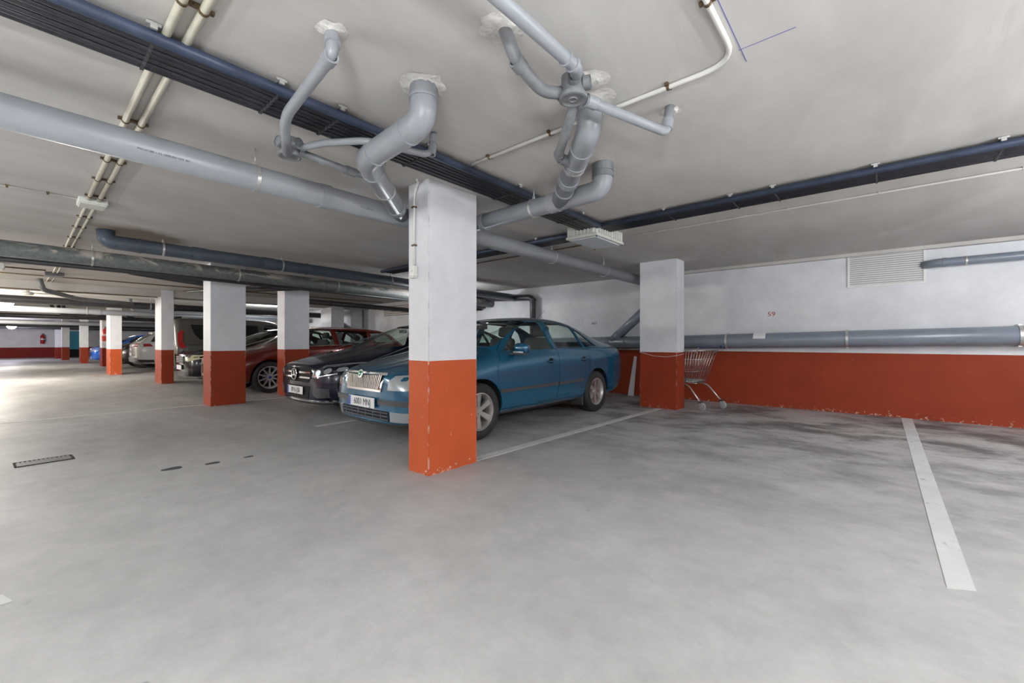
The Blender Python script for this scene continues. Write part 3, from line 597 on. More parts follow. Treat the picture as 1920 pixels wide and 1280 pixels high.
# lamps
def ball_lamp(x, y, z, r, label):
    t = thing('ceiling_lamp', label, 'lamp', (x, y, z)); bm = bmesh.new()
    lathe(bm, [(.001, -r*.95), (r*.5, -r*.85), (r*.85, -r*.5), (r, 0), (r*.95, .03)], (0, 0, 0), (0, 0, 1), 18); link('globe', bm, M['glow'], t, smooth=40)
    bm = bmesh.new(); lathe(bm, [(r*1.02, -.01), (r*1.05, .03), (r*.8, .06), (.001, .06)], (0, 0, 0), (0, 0, 1), 18); link('base', bm, M['box'], t, smooth=40)
ball_lamp(-17.6, -.27, 2.13, .15, 'glowing round ceiling lamp at the left edge, nearest')
ball_lamp(-36.5, -.35, 1.98, .2, 'glowing far ceiling lamp, middle one at the left edge')
ball_lamp(-41.0, -1.25, 1.80, .22, 'glowing farthest lamp, low at the left edge by the far wall')
ft = thing('strip_lamp', 'unlit white ribbed lamp fitting cut off by the left edge under the crusted pipe', 'lamp', (-11.2, -.30, 2.30))
link('body', B(-.14, .14, -.9, .12, .02, .12, bevel=.01), M['box'], ft)
for i in range(3): link('diffuser_rib', B(-.12+.08*i, -.06+.08*i, -.88, .10, 0, .02, bevel=.005), M['vent'], ft)
ball = thing('smoke_detector', 'small round detector hanging from the ceiling at the left edge', 'detector', (-14.9, .1, 2.17))
bm = bmesh.new(); lathe(bm, [(.001, 0), (.09, .01), (.10, .06), (.07, .085), (.001, .085)], (0, 0, 0), (0, 0, 1), 16); link('head', bm, M['box'], ball, smooth=40); link('base', T([(0, 0, .085), (0, 0, .26)], .03, 8), M['box'], ball)

# ------------------------------------------------------------------ shopping trolley
tr = thing('shopping_trolley', 'wire shopping trolley with grey castors parked behind the white and red column', 'trolley', (-2.48, 7.49, 0), math.radians(-22))
x_f, x_r, W2 = -.42, .40, .26     # front (hidden behind the column), rear with handle
def TP(u, v, k):                 # basket: u along length 0 front..1 rear, v side -1..1, k 0 bottom..1 top
    xb = x_f+.06+(x_r-.20-(x_f+.06))*u; xt = x_f-.02+(x_r-.02-(x_f-.02))*u
    wb = .16+.05*u; wt = .20+.07*u; zb = .46-.03*u; zt = .90+.05*u
    return Vector((xb+(xt-xb)*k, v*(wb+(wt-wb)*k), zb+(zt-zb)*k))
def wire(pts, r=.0035, name='basket_wire', m='trolley', seg=6, rad=None): return link(name, T(pts, r, seg, rad), M[m], tr)
for k, r in ((0, .006), (.33, .0035), (.72, .0035), (1, .009)):
    wire([TP(0, -1, k), TP(1, -1, k), TP(1, 1, k), TP(0, 1, k), TP(0, -1, k)], r, 'basket_rim' if k in (0, 1) else 'basket_wire')
for i in range(15):
    u = i/14
    for v in (-1, 1): wire([TP(u, v, 0), TP(u, v, 1)])
for i in range(9):
    v = -1+2*i/8
    wire([TP(1, v, 0), TP(1, v, 1)]); wire([TP(0, v, 0), TP(0, v, 1)]); wire([TP(0, v, 0), TP(1, v, 0)])
link('child_seat_panel', B(-.02, .20, -.19, .19, .448, .454), M['castor'], tr)
for v in (-1, 1):
    y = v*.23
    wire([(x_r-.10, y, .86), (x_r+.03, y*1.05, .99), (x_r+.09, y*1.05, 1.01)], .011, 'handle_bracket', 'trolley', 8, .04)
    wire([(x_f+.1, y*.7, .40), (x_r-.28, y*.9, .395), (x_r-.16, y, .36), (x_r+.06, y*1.08, .13)], .013, 'rear_leg', 'trolley', 10, .06)
    wire([(x_f+.1, y*.7, .40), (x_f+.02, y*.7, .3), (x_f-.02, y*.7, .13)], .012, 'front_leg', 'trolley', 10, .05)
    wire([(x_r-.30, y*.9, .40), (x_r-.22, y*.9, .45)], .009, 'strut', 'trolley', 6)
    for (cx, cy) in ((x_r+.07, y*1.08), (x_f-.02, y*.7)):
        fk = link('castor_fork', B(cx-.02, cx+.03, cy-.028, cy+.028, .095, .145, bevel=.006), M['trim'], tr)
        for s in (-1, 1): link('fork_arm', B(cx-.005, cx+.05, cy+s*.026-.003, cy+s*.026+.003, .05, .12), M['castor'], fk)
        bm = bmesh.new(); lathe(bm, [(.02, -.016), (.045, -.016), (.06, -.012), (.0625, 0), (.06, .012), (.045, .016), (.02, .016)], (cx+.03, cy, .0625), (0, 1, 0), 20, close=True); wl = link('castor_wheel', bm, M['castor'], tr, smooth=30)
        link('axle', T([(cx+.03, cy-.032, .0625), (cx+.03, cy+.032, .0625)], .012, 8), M['zinc'], wl)
wire([(x_r+.09, -.26, 1.01), (x_r+.09, .26, 1.01)], .014, 'handle_bar', 'handleblue', 12)
for v in (-1, 1): link('handle_end', T([(x_r+.09, v*.21, 1.01), (x_r+.09, v*.29, 1.01)], .022, 12), M['handleblue'], tr)
wire([(x_f+.06, 0, .40), (x_r-.2, 0, .395)], .009, 'chassis_bar', 'trolley', 8)
# white cord tying the trolley to the column
tag(link('cord', T([(-2.60, 7.30, .92), (-2.422, 7.21, .90), (-2.422, 6.84, .875), (-2.6, 6.842, .85), (-2.8, 6.842, .86), (-3.0, 6.842, .91), (-3.058, 6.842, .925), (-3.058, 7.0, .925)], .004, 6, .03), M['cord']), 'thin white cord slung around the column beside the trolley', 'cord')

# ------------------------------------------------------------------ cars
def cat_rom(st, sub=None): return st
def body_bm(st):
    """closed lofted hull from cross-sections; each: y, zb, wl, wm, zs, ws, wg, zg, wt, zt, zc, by"""
    bm = bmesh.new(); rings = []
    for (y, zb, wl, wm, zs, ws, wg, zg, wt, zt, zc, by) in st:
        half = [(0, zb, 0), (wl*.85, zb, 0), (wl, zb+.07, 0), (wm, zb+.38*(zs-zb), 0), (wm+.004, zb+.74*(zs-zb), 0), (ws, zs, 0), (wg, zg, 0), (wt, zt, 0), (wt*.62, zc-.008, by*.7), (0, zc, by)]
        R = [bm.verts.new((x, y-b, z)) for x, z, b in half]
        L = [R[0]]+[bm.verts.new((-x, y-b, z)) for x, z, b in half[1:-1]]+[R[-1]]
        rings.append((R, L))
    for (R, L), (R2, L2) in zip(rings, rings[1:]):
        for j in range(9):
            bm.faces.new((R[j], R[j+1], R2[j+1], R2[j])); bm.faces.new((L[j+1], L[j], L2[j], L2[j+1]))
    for (R, L), fl in ((rings[0], False), (rings[-1], True)):
        for j in range(9):
            v = [R[j], R[j+1], L[j+1], L[j]]; v = [q for i, q in enumerate(v) if q not in v[:i]]
            bm.faces.new(v[::-1] if fl else v)
    bmesh.ops.recalc_face_normals(bm, faces=bm.faces); return bm
def eval_mods(me, mods):
    o = bpy.data.objects.new('tmp', me); C.objects.link(o); tmp = []
    for typ, kw in mods:
        m = o.modifiers.new('m', typ)
        for k, v in kw.items():
            if k == 'cut': c = bpy.data.objects.new('cut', v); C.objects.link(c); tmp.append(c); m.object = c
            else: setattr(m, k, v)
    bpy.context.view_layer.update()
    r = bpy.data.meshes.new_from_object(o.evaluated_get(bpy.context.evaluated_depsgraph_get()))
    for q in tmp+[o]: bpy.data.objects.remove(q)
    return r
def boolean(me, cuts, op='DIFFERENCE'):
    return eval_mods(me, [('BOOLEAN', dict(operation=op, solver='EXACT', cut=c)) for c in cuts])
def prism_me(poly, axis, a, b):
    bm = bmesh.new(); f = {'x': lambda p, d: (d, p[0], p[1]), 'y': lambda p, d: (p[0], d, p[1]), 'z': lambda p, d: (p[0], p[1], d)}[axis]
    prism(bm, poly, lambda p: f(p, a), lambda p: f(p, b)); bmesh.ops.recalc_face_normals(bm, faces=bm.faces)
    me = bpy.data.meshes.new('cut'); bm.to_mesh(me); bm.free(); return me
def grow(poly, d):
    n = len(poly); A = sum(poly[i][0]*poly[(i+1) % n][1]-poly[(i+1) % n][0]*poly[i][1] for i in range(n)); s = 1 if A > 0 else -1; out = []
    for i in range(n):
        p0, p1, p2 = [Vector(poly[k % n]) for k in (i-1, i, i+1)]; e1 = (p1-p0).normalized(); e2 = (p2-p1).normalized()
        n1 = Vector((e1.y, -e1.x))*s; n2 = Vector((e2.y, -e2.x))*s; m = (n1+n2); m = m/max(.35, m.length_squared/2) if m.length > 1e-6 else n1
        out.append(tuple(p1+m*d))
    return out
VIEW = {'R': (lambda a, b: Vector((3, a, b)), Vector((-1, 0, 0))), 'L': (lambda a, b: Vector((-3, a, b)), Vector((1, 0, 0))),
        'F': (lambda a, b: Vector((a, -3, b)), Vector((0, 1, 0))), 'B': (lambda a, b: Vector((a, 9, b)), Vector((0, -1, 0))), 'T': (lambda a, b: Vector((a, b, 5)), Vector((0, 0, -1)))}
def patch(bvh, view, poly, off=.003, thick=.004, step=.07):
    """a panel cut to the outline and laid on the hull"""
    bm = bmesh.new(); bm.faces.new([bm.verts.new((p[0], p[1], 0)) for p in poly])
    for ax in (0, 1):
        lo = min(p[ax] for p in poly); hi = max(p[ax] for p in poly); k = max(1, int((hi-lo)/step))
        for i in range(1, k):
            co = [0, 0, 0]; no = [0, 0, 0]; co[ax] = lo+(hi-lo)*i/k; no[ax] = 1
            bmesh.ops.bisect_plane(bm, geom=bm.verts[:]+bm.edges[:]+bm.faces[:], plane_co=co, plane_no=no)
    org, d = VIEW[view]; inner = {}; last = None
    hits = {}
    for v in bm.verts:
        h = bvh.ray_cast(org(v.co.x, v.co.y), d)
        if h[0] is None: h = bvh.find_nearest(org(v.co.x, v.co.y)+d*3)
        p, nn = h[0], h[1]
        if nn.dot(d) > 0: nn = -nn
        hits[v] = (p+nn*(off+thick), p+nn*(off-.006))
    ed = [e for e in bm.edges if len(e.link_faces) == 1]
    for v in list(hits): inner[v] = None
    bv = {q for e in ed for q in e.verts}
    for v in bv: inner[v] = bm.verts.new(hits[v][1])
    for e in ed: bm.faces.new((e.verts[0], e.verts[1], inner[e.verts[1]], inner[e.verts[0]]))
    for v, h in hits.items(): v.co = h[0]
    bmesh.ops.recalc_face_normals(bm, faces=bm.faces); return bm
def mirror(poly): return [(-a, b) for a, b in poly][::-1]
def scale_st(st, sy, sw, sz): return [(y*sy, zb*sz, wl*sw, wm*sw, zs*sz, ws*sw, wg*sw, zg*sz, wt*sw, zt*sz, zc*sz, by) for (y, zb, wl, wm, zs, ws, wg, zg, wt, zt, zc, by) in st]
FRONT = [(0.00, .25, .40, .44, .58, .42, .41, .65, .34, .73, .752, 0), (.05, .22, .64, .69, .60, .67, .65, .685, .52, .765, .785, 0),
    (.22, .20, .79, .83, .665, .81, .78, .74, .60, .815, .84, 0), (.55, .20, .85, .88, .77, .865, .80, .835, .63, .885, .912, 0),
    (1.02, .20, .86, .887, .875, .868, .79, .935, .66, .965, .990, .03), (1.20, .20, .86, .888, .905, .868, .785, .965, .675, 1.02, 1.055, .08),
    (1.60, .20, .86, .888, .935, .870, .775, .995, .66, 1.235, 1.275, .08), (2.02, .20, .86, .888, .95, .872, .77, 1.015, .605, 1.395, 1.438, .05), (2.50, .20, .86, .888, .96, .872, .77, 1.025, .60, 1.43, 1.468, 0)]
SEDAN = FRONT+[(3.10, .20, .86, .888, .968, .872, .77, 1.035, .585, 1.405, 1.445, 0), (3.55, .20, .86, .888, .975, .868, .76, 1.045, .57, 1.30, 1.34, -.03), (3.95, .20, .85, .885, .985, .855, .74, 1.055, .58, 1.135, 1.165, -.03),
    (4.20, .21, .84, .875, .985, .84, .72, 1.045, .60, 1.07, 1.085, 0), (4.44, .25, .79, .84, .965, .80, .69, 1.02, .58, 1.045, 1.055, 0), (4.54, .29, .68, .74, .92, .70, .62, .98, .50, 1.0, 1.01, 0), (4.57, .32, .44, .50, .88, .48, .44, .94, .38, .96, .97, 0)]
WAGON = FRONT+[(3.20, .20, .86, .888, .975, .872, .77, 1.035, .60, 1.42, 1.46, 0), (3.80, .20, .86, .885, .985, .868, .76, 1.04, .585, 1.37, 1.42, 0), (4.10, .21, .85, .878, .985, .855, .745, 1.04, .565, 1.30, 1.35, 0),
    (4.30, .23, .82, .86, .975, .83, .72, 1.03, .55, 1.14, 1.17, 0), (4.43, .26, .77, .82, .95, .79, .69, 1.0, .54, 1.04, 1.06, 0), (4.52, .29, .68, .74, .90, .70, .62, .95, .46, .98, .99, 0), (4.55, .32, .44, .5, .85, .48, .44, .90, .38, .93, .94, 0)]
VAN = [(0.00, .25, .42, .46, .62, .44, .42, .72, .36, .86, .90, 0), (.06, .22, .68, .72, .64, .70, .66, .76, .54, .92, .95, 0), (.35, .2, .84, .86, .78, .84, .78, .92, .62, 1.02, 1.05, 0),
    (.8, .2, .87, .895, .90, .875, .80, 1.02, .68, 1.12, 1.16, .05), (1.3, .2, .87, .90, 1.0, .88, .79, 1.08, .68, 1.50, 1.55, .08), (1.75, .2, .87, .90, 1.05, .885, .80, 1.12, .68, 1.75, 1.79, .04), (2.3, .2, .87, .90, 1.06, .885, .82, 1.13, .71, 1.80, 1.84, 0),
    (3.2, .2, .87, .90, 1.06, .885, .83, 1.13, .72, 1.80, 1.84, 0), (4.2, .2, .87, .90, 1.06, .885, .83, 1.13, .72, 1.79, 1.83, 0), (4.42, .24, .86, .89, 1.05, .875, .82, 1.12, .70, 1.77, 1.81, 0), (4.48, .28, .80, .84, 1.0, .83, .77, 1.08, .64, 1.70, 1.74, 0), (4.50, .34, .6, .66, .9, .64, .6, 1.0, .5, 1.55, 1.6, 0)]
RAKE = dict(
    sedan=[[(1.40, .985), (2.40, 1.0), (2.36, 1.372), (2.16, 1.372), (1.92, 1.315), (1.64, 1.165)], [(2.50, 1.0), (3.20, 1.015), (3.15, 1.315), (2.85, 1.355), (2.49, 1.372)], [(3.25, 1.017), (3.62, 1.03), (3.50, 1.13), (3.36, 1.235), (3.205, 1.305)]],
    wagon=[[(1.40, .985), (2.40, 1.0), (2.36, 1.372), (2.16, 1.372), (1.92, 1.315), (1.64, 1.165)], [(2.50, 1.0), (3.32, 1.02), (3.34, 1.355), (2.9, 1.375), (2.49, 1.375)], [(3.42, 1.02), (4.08, 1.06), (3.96, 1.24), (3.80, 1.315), (3.42, 1.35)]],
    van=[[(1.25, 1.12), (2.15, 1.13), (2.10, 1.62), (1.85, 1.64), (1.60, 1.56)], [(2.30, 1.16), (3.10, 1.16), (3.10, 1.62), (2.30, 1.62)], [(3.30, 1.16), (3.90, 1.16), (4.02, 1.32), (4.10, 1.60), (3.30, 1.60)]])
def wheel_meshes(r, rim_r, ns, spoke_w, style, wid=.20):
    """tyre, rim, backing, all centred on the axle with +x outwards"""
    t = bmesh.new(); prof = [(rim_r, -wid*.45), (rim_r+.01, -wid*.5), (r-.035, -wid*.52), (r-.012, -wid*.46), (r, -wid*.36), (r, -wid*.2), (r-.004, -wid*.19), (r, -wid*.17), (r, wid*.17), (r-.004, wid*.19), (r, wid*.2), (r, wid*.36), (r-.012, wid*.46), (r-.035, wid*.52), (rim_r+.03, wid*.54), (rim_r+.01, wid*.5), (rim_r, wid*.45)]
    lathe(t, prof, (0, 0, 0), (1, 0, 0), 40, close=True)
    b = bmesh.new(); x = wid*.42
    lathe(b, [(rim_r, -wid*.45), (rim_r+.012, x+.012), (rim_r-.004, x+.014), (rim_r-.014, x), (rim_r-.03, x-.05), (rim_r-.03, -wid*.45)], (0, 0, 0), (1, 0, 0), 40, close=True)
    lathe(b, [(.001, x-.01), (.028, x-.012), (.034, x-.02), (.058, x-.02), (.066, x-.03), (.066, x-.06), (.001, x-.06)], (0, 0, 0), (1, 0, 0), 24)
    for i in range(ns):
        a = 2*PI*i/ns+PI/2
        offs = (0,) if style != 'twin' else (-.045, .045)
        for o_ in offs:
            c, s = math.cos(a), math.sin(a)
            def P(rad, tt, xx): return (xx, rad*c-tt*s, rad*s+tt*c)
            w0, w1 = spoke_w*(.75 if style == 'wedge' else .9), spoke_w*(1.15 if style == 'wedge' else 1)
            r0, r1 = .045, rim_r-.008
            q = [P(r0, o_*.4-w0, x-.018), P(r0, o_*.4+w0, x-.018), P(r1, o_+w1, x-.006), P(r1, o_-w1, x-.006), P(r0, o_*.4-w0*1.1, x-.05), P(r0, o_*.4+w0*1.1, x-.05), P(r1, o_+w1*1.1, x-.045), P(r1, o_-w1*1.1, x-.045)]
            v = [b.verts.new(k) for k in q]
            for f in ((0, 1, 2, 3), (7, 6, 5, 4), (0, 4, 5, 1), (1, 5, 6, 2), (2, 6, 7, 3), (3, 7, 4, 0)): b.faces.new([v[k] for k in f])
    d = bmesh.new(); lathe(d, [(.001, x-.085), (.125, x-.085), (.125, x-.10), (.001, x-.10)], (0, 0, 0), (1, 0, 0), 28)
    k = bmesh.new(); lathe(k, [(.001, -wid*.3), (rim_r-.002, -wid*.3), (rim_r-.002, -wid*.35), (.001, -wid*.35)], (0, 0, 0), (1, 0, 0), 28)
    res = []
    for bmq, nm, mt in ((t, 'tyre', 'rubber'), (b, 'rim', 'satin'), (d, 'brake_disc', 'pvc_old'), (k, 'rim_backing', 'matte')):
        bmesh.ops.recalc_face_normals(bmq, faces=bmq.faces); me = bpy.data.meshes.new(nm); bmq.to_mesh(me); bmq.free(); me.materials.append(M[mt]); me.shade_smooth(); me.set_sharp_from_angle(angle=math.radians(35)); res.append(me)
    return res
def plate(parent, p, txt, rot=0, w2=.26, tilt=0):
    pl = link('number_plate', B(-w2, w2, -.006, 0, -.055, .055, bevel=.002), M['plate'], parent, p); pl.rotation_euler = (tilt, 0, rot)
    link('blue_band', B(-w2+.004, -w2+.044, -.0075, -.006, -.051, .051), M['plateblue'], pl)
    if txt:
        me = text_mesh(txt, .098, .0007, .84, 0); o = link('plate_text', me, M['ink'], pl, (.024, -.0075, -.002)); o.rotation_euler = (PI/2, 0, 0)
    return pl
def car(label, x, y, sy, sw, sz, kind, paint, name='car', rot=0, interior=True, real_glass=True, wheel=(.318, .205, 6, .030, 'wedge'), doors=True, wheels_y=(.92, 3.50), frontpatches=(), backpatches=(), sidepatches=(), track=.775, rz_extra=0, rim_mat=None, lift=0, detail=True):
    st = dict(sedan=SEDAN, wagon=WAGON, van=VAN)[kind]; st = scale_st(st, sy, sw, sz); L = st[-1][0]
    t = thing(name, label, 'car', (x, y, 0), rot+rz_extra)
    bm = body_bm(st); me = bpy.data.meshes.new('hull'); bm.to_mesh(me); bm.free()
    sub = eval_mods(me, [('SUBSURF', dict(levels=2, render_levels=2))])
    bt = bmesh.new(); bt.from_mesh(sub); bvh = BVHTree.FromBMesh(bt); bt.free()
    shell = eval_mods(sub, [('SOLIDIFY', dict(thickness=.022, offset=-1))])
    wins = [[(a*sy, b*sz) for a, b in p] for p in RAKE[kind]]
    if kind == 'van': wsp = [(-.60, 1.14), (.60, 1.14), (.56, 1.68), (-.56, 1.68)]; rwp = [(-.62, 1.2), (.62, 1.2), (.58, 1.66), (-.58, 1.66)]; wr = (.7, 2.0); rr = (4.2, 4.8)
    elif kind == 'sedan': wsp = [(-.70, 1.045), (.70, 1.045), (.565, 1.385), (-.565, 1.385)]; rwp = [(-.62, 1.09), (.62, 1.09), (.52, 1.37), (-.52, 1.37)]; wr = (.95, 2.15); rr = (3.2, 4.3)
    else: wsp = [(-.70, 1.045), (.70, 1.045), (.565, 1.385), (-.565, 1.385)]; rwp = [(-.56, 1.08), (.56, 1.08), (.50, 1.33), (-.50, 1.33)]; wr = (.95, 2.15); rr = (3.95, 4.7)
    wsp = [(a*sw, b*sz) for a, b in wsp]; rwp = [(a*sw, b*sz) for a, b in rwp]; wr = (wr[0]*sy, wr[1]*sy); rr = (rr[0]*sy, rr[1]*sy)
    cuts = []
    R = wheel[0]; wy = [q*sy for q in wheels_y]
    for q in wy:
        b_ = bmesh.new(); lathe(b_, [(.001, -1.2), (R+.045, -1.2), (R+.045, 1.2), (.001, 1.2)], (0, q, R+.005), (1, 0, 0), 36); bmesh.ops.recalc_face_normals(b_, faces=b_.faces); mm = bpy.data.meshes.new('c'); b_.to_mesh(mm); b_.free(); cuts.append(mm)
    if real_glass:
        if kind != 'van':
            for p in wins: cuts.append(prism_me(p, 'x', -1.2, 1.2))
        else: cuts.append(prism_me(wins[0], 'x', -1.2, 1.2))
        cuts.append(prism_me(wsp, 'y', *wr)); cuts.append(prism_me(rwp, 'y', *rr))
    shell = boolean(shell, cuts)
    # doors cut out of the shell so that real gaps run round them
    if doors:
        z0, zr = .30*sz, 1.405*sz
        dps = [('door', [(1.18, .30), (2.41, .30), (2.45, .9), (2.455, 1.398), (2.1, 1.40), (1.88, 1.345), (1.56, 1.17), (1.31, 1.0), (1.20, .8)]),
               ('door', [(2.42, .30), (3.08, .30), (3.22, .52), (3.30, .85), (3.245, 1.05), (3.20, 1.33), (2.9, 1.385), (2.465, 1.398), (2.46, .9)])] if kind != 'van' else []
        for nm, p in dps:
            p = [(a*sy, b*sz) for a, b in p]
            for sx in (1, -1):
                pin = prism_me(grow(p, -.0025), 'x', .45*sx, 1.2*sx); pout = prism_me(grow(p, .0025), 'x', .45*sx, 1.2*sx)
                dme = boolean(shell, [pin], 'INTERSECT'); shell = boolean(shell, [pout])
                d = link('door', dme, M[paint], t, smooth=32)
                hy = max(a for a, b in p)-.20; hz = .83*sz
                h = bvh.ray_cast(Vector((3*sx, hy, hz)), Vector((-sx, 0, 0)))
                if h[0] is not None:
                    hx = h[0].x; bmh = bmesh.new(); lathe(bmh, [(.001, -.004), (.045, -.003), (.05, .0025), (.001, .003)], (hx, hy-.0, hz), (sx, 0, 0), 20)
                    hb = link('handle_recess', bmh, M['matte'], d, smooth=40)
                    link('door_handle', T([(hx, hy-.085, hz+.004), (hx+sx*.032, hy-.07, hz+.006), (hx+sx*.034, hy+.05, hz+.008), (hx, hy+.07, hz+.008)], .0105, 10, .03), M[paint], d)
        if kind != 'van':
            hp = [(-.66*sw, .30*sy), (-.30*sw, .135*sy), (.30*sw, .135*sy), (.66*sw, .30*sy), (.72*sw, 1.02*sy), (-.72*sw, 1.02*sy)]
            pin = prism_me(grow(hp, -.0025), 'z', .55, 1.3); pout = prism_me(grow(hp, .0025), 'z', .55, 1.3)
            hme = boolean(shell, [pin], 'INTERSECT'); shell = boolean(shell, [pout]); link('bonnet', hme, M[paint], t, smooth=32)
    link('body', shell, M[paint], t, smooth=32)
    # glazing
    gm = 'glass' if real_glass else 'darkglass'; off = -.012 if real_glass else .001
    for v, polys in (('F', [('windscreen', wsp)]), ('B', [('rear_window', rwp)])):
        for nm, p in polys: link(nm, patch(bvh, v, grow(p, .012 if real_glass else 0), off, .003), M[gm], t, smooth=40)
    for i, p in enumerate(wins):
        for v in ('R', 'L'):
            g_ = 'darkglass' if kind == 'van' and i > 0 else gm
            link('side_window', patch(bvh, v, grow(p, .012 if g_ == 'glass' else 0), off if g_ == 'glass' else .001, .003), M[g_], t, smooth=40)
    # underside and wheel housings
    link('underbody', B(-.62*sw, .62*sw, .35, L-.35, .17*sz, .24*sz), M['matte'], t)
    tm, rm, dm, km = wheel_meshes(*wheel)
    for q in wy:
        for sx in (1, -1):
            bmw = bmesh.new(); n = 18; rws = []
            for xx in (.885*sw*.97, .50*sw):
                rws.append([bmw.verts.new((xx*sx, q+(R+.042)*math.cos(PI*k/n-.0), R+.005+(R+.042)*math.sin(PI*k/n))) for k in range(n+1)])
            for k in range(n): bmw.faces.new((rws[0][k], rws[0][k+1], rws[1][k+1], rws[1][k]))
            bmw.faces.new(rws[1]); link('wheel_arch', bmw, M['matte'], t, smooth=50)
            wo = link('wheel', tm, None, t, (track*sw*sx, q, R)); wo.rotation_euler = (0, 0, 0 if sx > 0 else PI)
            ro = link('rim', rm, None, wo)
            if rim_mat: ro.material_slots[0].link = 'OBJECT'; ro.material_slots[0].material = M[rim_mat]
            link('brake_disc', dm, None, wo); link('rim_backing', km, None, wo)
    if interior:
        link('cabin_floor', B(-.70*sw, .70*sw, 1.0*sy, 3.9*sy if kind != 'van' else 4.3*sy, .26, .30), M['interior'], t)
        bmd = bmesh.new(); box(bmd, -.66*sw, .66*sw, 1.12*sy, 1.62*sy, .62*sz, .965*sz, bevel=.05); link('dashboard', bmd, M['interior'], t, smooth=40)
        for sx in (.36, -.36):
            for (nm, bx_) in (('seat', (sx-.25, sx+.25, 2.0*sy, 2.5*sy, .38*sz, .62*sz)),):
                bms = bmesh.new(); box(bms, *bx_, bevel=.06); s_ = link('seat', bms, M['seat'], t, smooth=50)
                bms = bmesh.new(); box(bms, sx-.24, sx+.24, -.07, .07, 0, .60, bevel=.06); bmesh.ops.transform(bms, matrix=Matrix.Translation((0, 2.50*sy, .58*sz)) @ Matrix.Rotation(-.28, 4, 'X'), verts=bms.verts); link('backrest', bms, M['seat'], s_, smooth=50)
                bms = bmesh.new(); box(bms, sx-.13, sx+.13, -.05, .05, 0, .17, bevel=.045); bmesh.ops.transform(bms, matrix=Matrix.Translation((0, 2.70*sy, 1.17*sz)) @ Matrix.Rotation(-.2, 4, 'X'), verts=bms.verts); link('headrest', bms, M['seat'], s_, smooth=50)
        bms = bmesh.new(); box(bms, -.60*sw, .60*sw, 2.95*sy, 3.42*sy, .40*sz, .62*sz, bevel=.05); rs = link('rear_bench', bms, M['seat'], t, smooth=50)
        bms = bmesh.new(); box(bms, -.60*sw, .60*sw, 3.40*sy, 3.55*sy, .58*sz, 1.02*sz, bevel=.05); link('backrest', bms, M['seat'], rs, smooth=50)
        bms = bmesh.new(); lathe(bms, [(.17+.014*math.cos(a), .014*math.sin(a)) for a in [k*PI/4 for k in range(8)]], (.36*1, 1.82*sy, .90*sz), (0, -1, .45), 26, close=True); sw_ = link('steering_wheel', bms, M['interior'], t, smooth=60)
        link('spoke', T([(.36-.16, 1.82*sy, .90*sz), (.36+.16, 1.82*sy, .90*sz)], .012, 6), M['interior'], sw_)
        link('mirror_inside', B(-.11, .11, 1.80*sy, 1.82*sy, 1.27*sz, 1.33*sz, bevel=.008), M['interior'], t)
    if detail:
        for sx in (1, -1):   # outside mirrors
            bx0, by0, bz0 = .90*sw*sx, 1.50*sy, 1.0*sz
            bmm = bmesh.new(); box(bmm, -.10, .10, -.055, .055, -.062, .062, bevel=.045); bmesh.ops.transform(bmm, matrix=Matrix.Translation((bx0+.085*sx, by0, bz0+.02)), verts=bmm.verts)
            mo = link('wing_mirror', bmm, M[paint], t, smooth=60)
            link('mirror_base', B(min(bx0-.12*sx, bx0+.15*sx), max(bx0-.12*sx, bx0+.15*sx), by0-.035, by0+.04, bz0-.062, bz0-.035, bevel=.008), M['trim'], mo)
            link('mirror_glass', B(bx0+.085*sx-.08, bx0+.085*sx+.08, by0+.054, by0+.058, bz0-.03, bz0+.07), M['chrome'], mo)
            link('indicator', B(bx0+.06*sx-.06, bx0+.06*sx+.09, by0-.064, by0-.045, bz0-.04, bz0-.015, bevel=.006), M['lens'], mo)
    for (nm, v, p, mt, o_, th) in list(frontpatches)+list(backpatches)+list(sidepatches):
        p = [((a*sw if v in 'FBT' else a*sy), (b*sz if v != 'T' else b*sy)) for a, b in p]
        link(nm, patch(bvh, v, p, o_, th), M[mt], t, smooth=40)
    t['L'] = 0; del t['L']
    return t, bvh, L
def two(nm, v, p, mt, o_=.002, th=.004): return [(nm, v, p, mt, o_, th), (nm, v, mirror(p), mt, o_, th)]
def sides(nm, p, mt, o_=.002, th=.004): return [(nm, 'R', p, mt, o_, th), (nm, 'L', p, mt, o_, th)]
def rect(a, b, c, d): return [(a, c), (b, c), (b, d), (a, d)]

# petrol blue sedan
fp = []
fp += [('grille_frame', 'F', [(-.40, .765), (.40, .765), (.335, .575), (-.335, .575)], 'chrome', .004, .010), ('grille_opening', 'F', [(-.365, .745), (.365, .745), (.305, .60), (-.305, .60)], 'matte', .015, .002)]
for i in range(25):
    xt = -.348+.029*i; xb = xt*.86
    fp.append(('grille_rib', 'F', [(xt-.0065, .742), (xt+.0065, .742), (xb+.0065, .603), (xb-.0065, .603)], 'satin', .017, .008))
fp += two('headlight', 'F', [(.44, .600), (.46, .70), (.52, .745), (.80, .765), (.80, .66), (.70, .605)], 'lens', .002, .006)
fp += [('bumper_trim', 'F', rect(.28, .74, .445, .50), 'trim', .003, .008), ('bumper_trim', 'F', rect(-.74, -.28, .445, .50), 'trim', .003, .008)]
fp += [('lower_intake', 'F', rect(-.46, .46, .285, .385), 'matte', .003, .003)]
for z in (.300, .335, .368): fp.append(('intake_bar', 'F', rect(-.45, .45, z-.005, z+.005), 'pvc_blue', .006, .006))
for xx in (-.36, -.22, -.09, .06, .2, .34): fp.append(('intake_post', 'F', rect(xx-.005, xx+.005, .29, .38), 'pvc_blue', .007, .007))
fp += two('fog_light', 'F', rect(.48, .70, .285, .385), 'lens', .002, .006)
fp += [('front_lip', 'F', rect(-.72, .72, .228, .262), 'trim', .002, .008)]
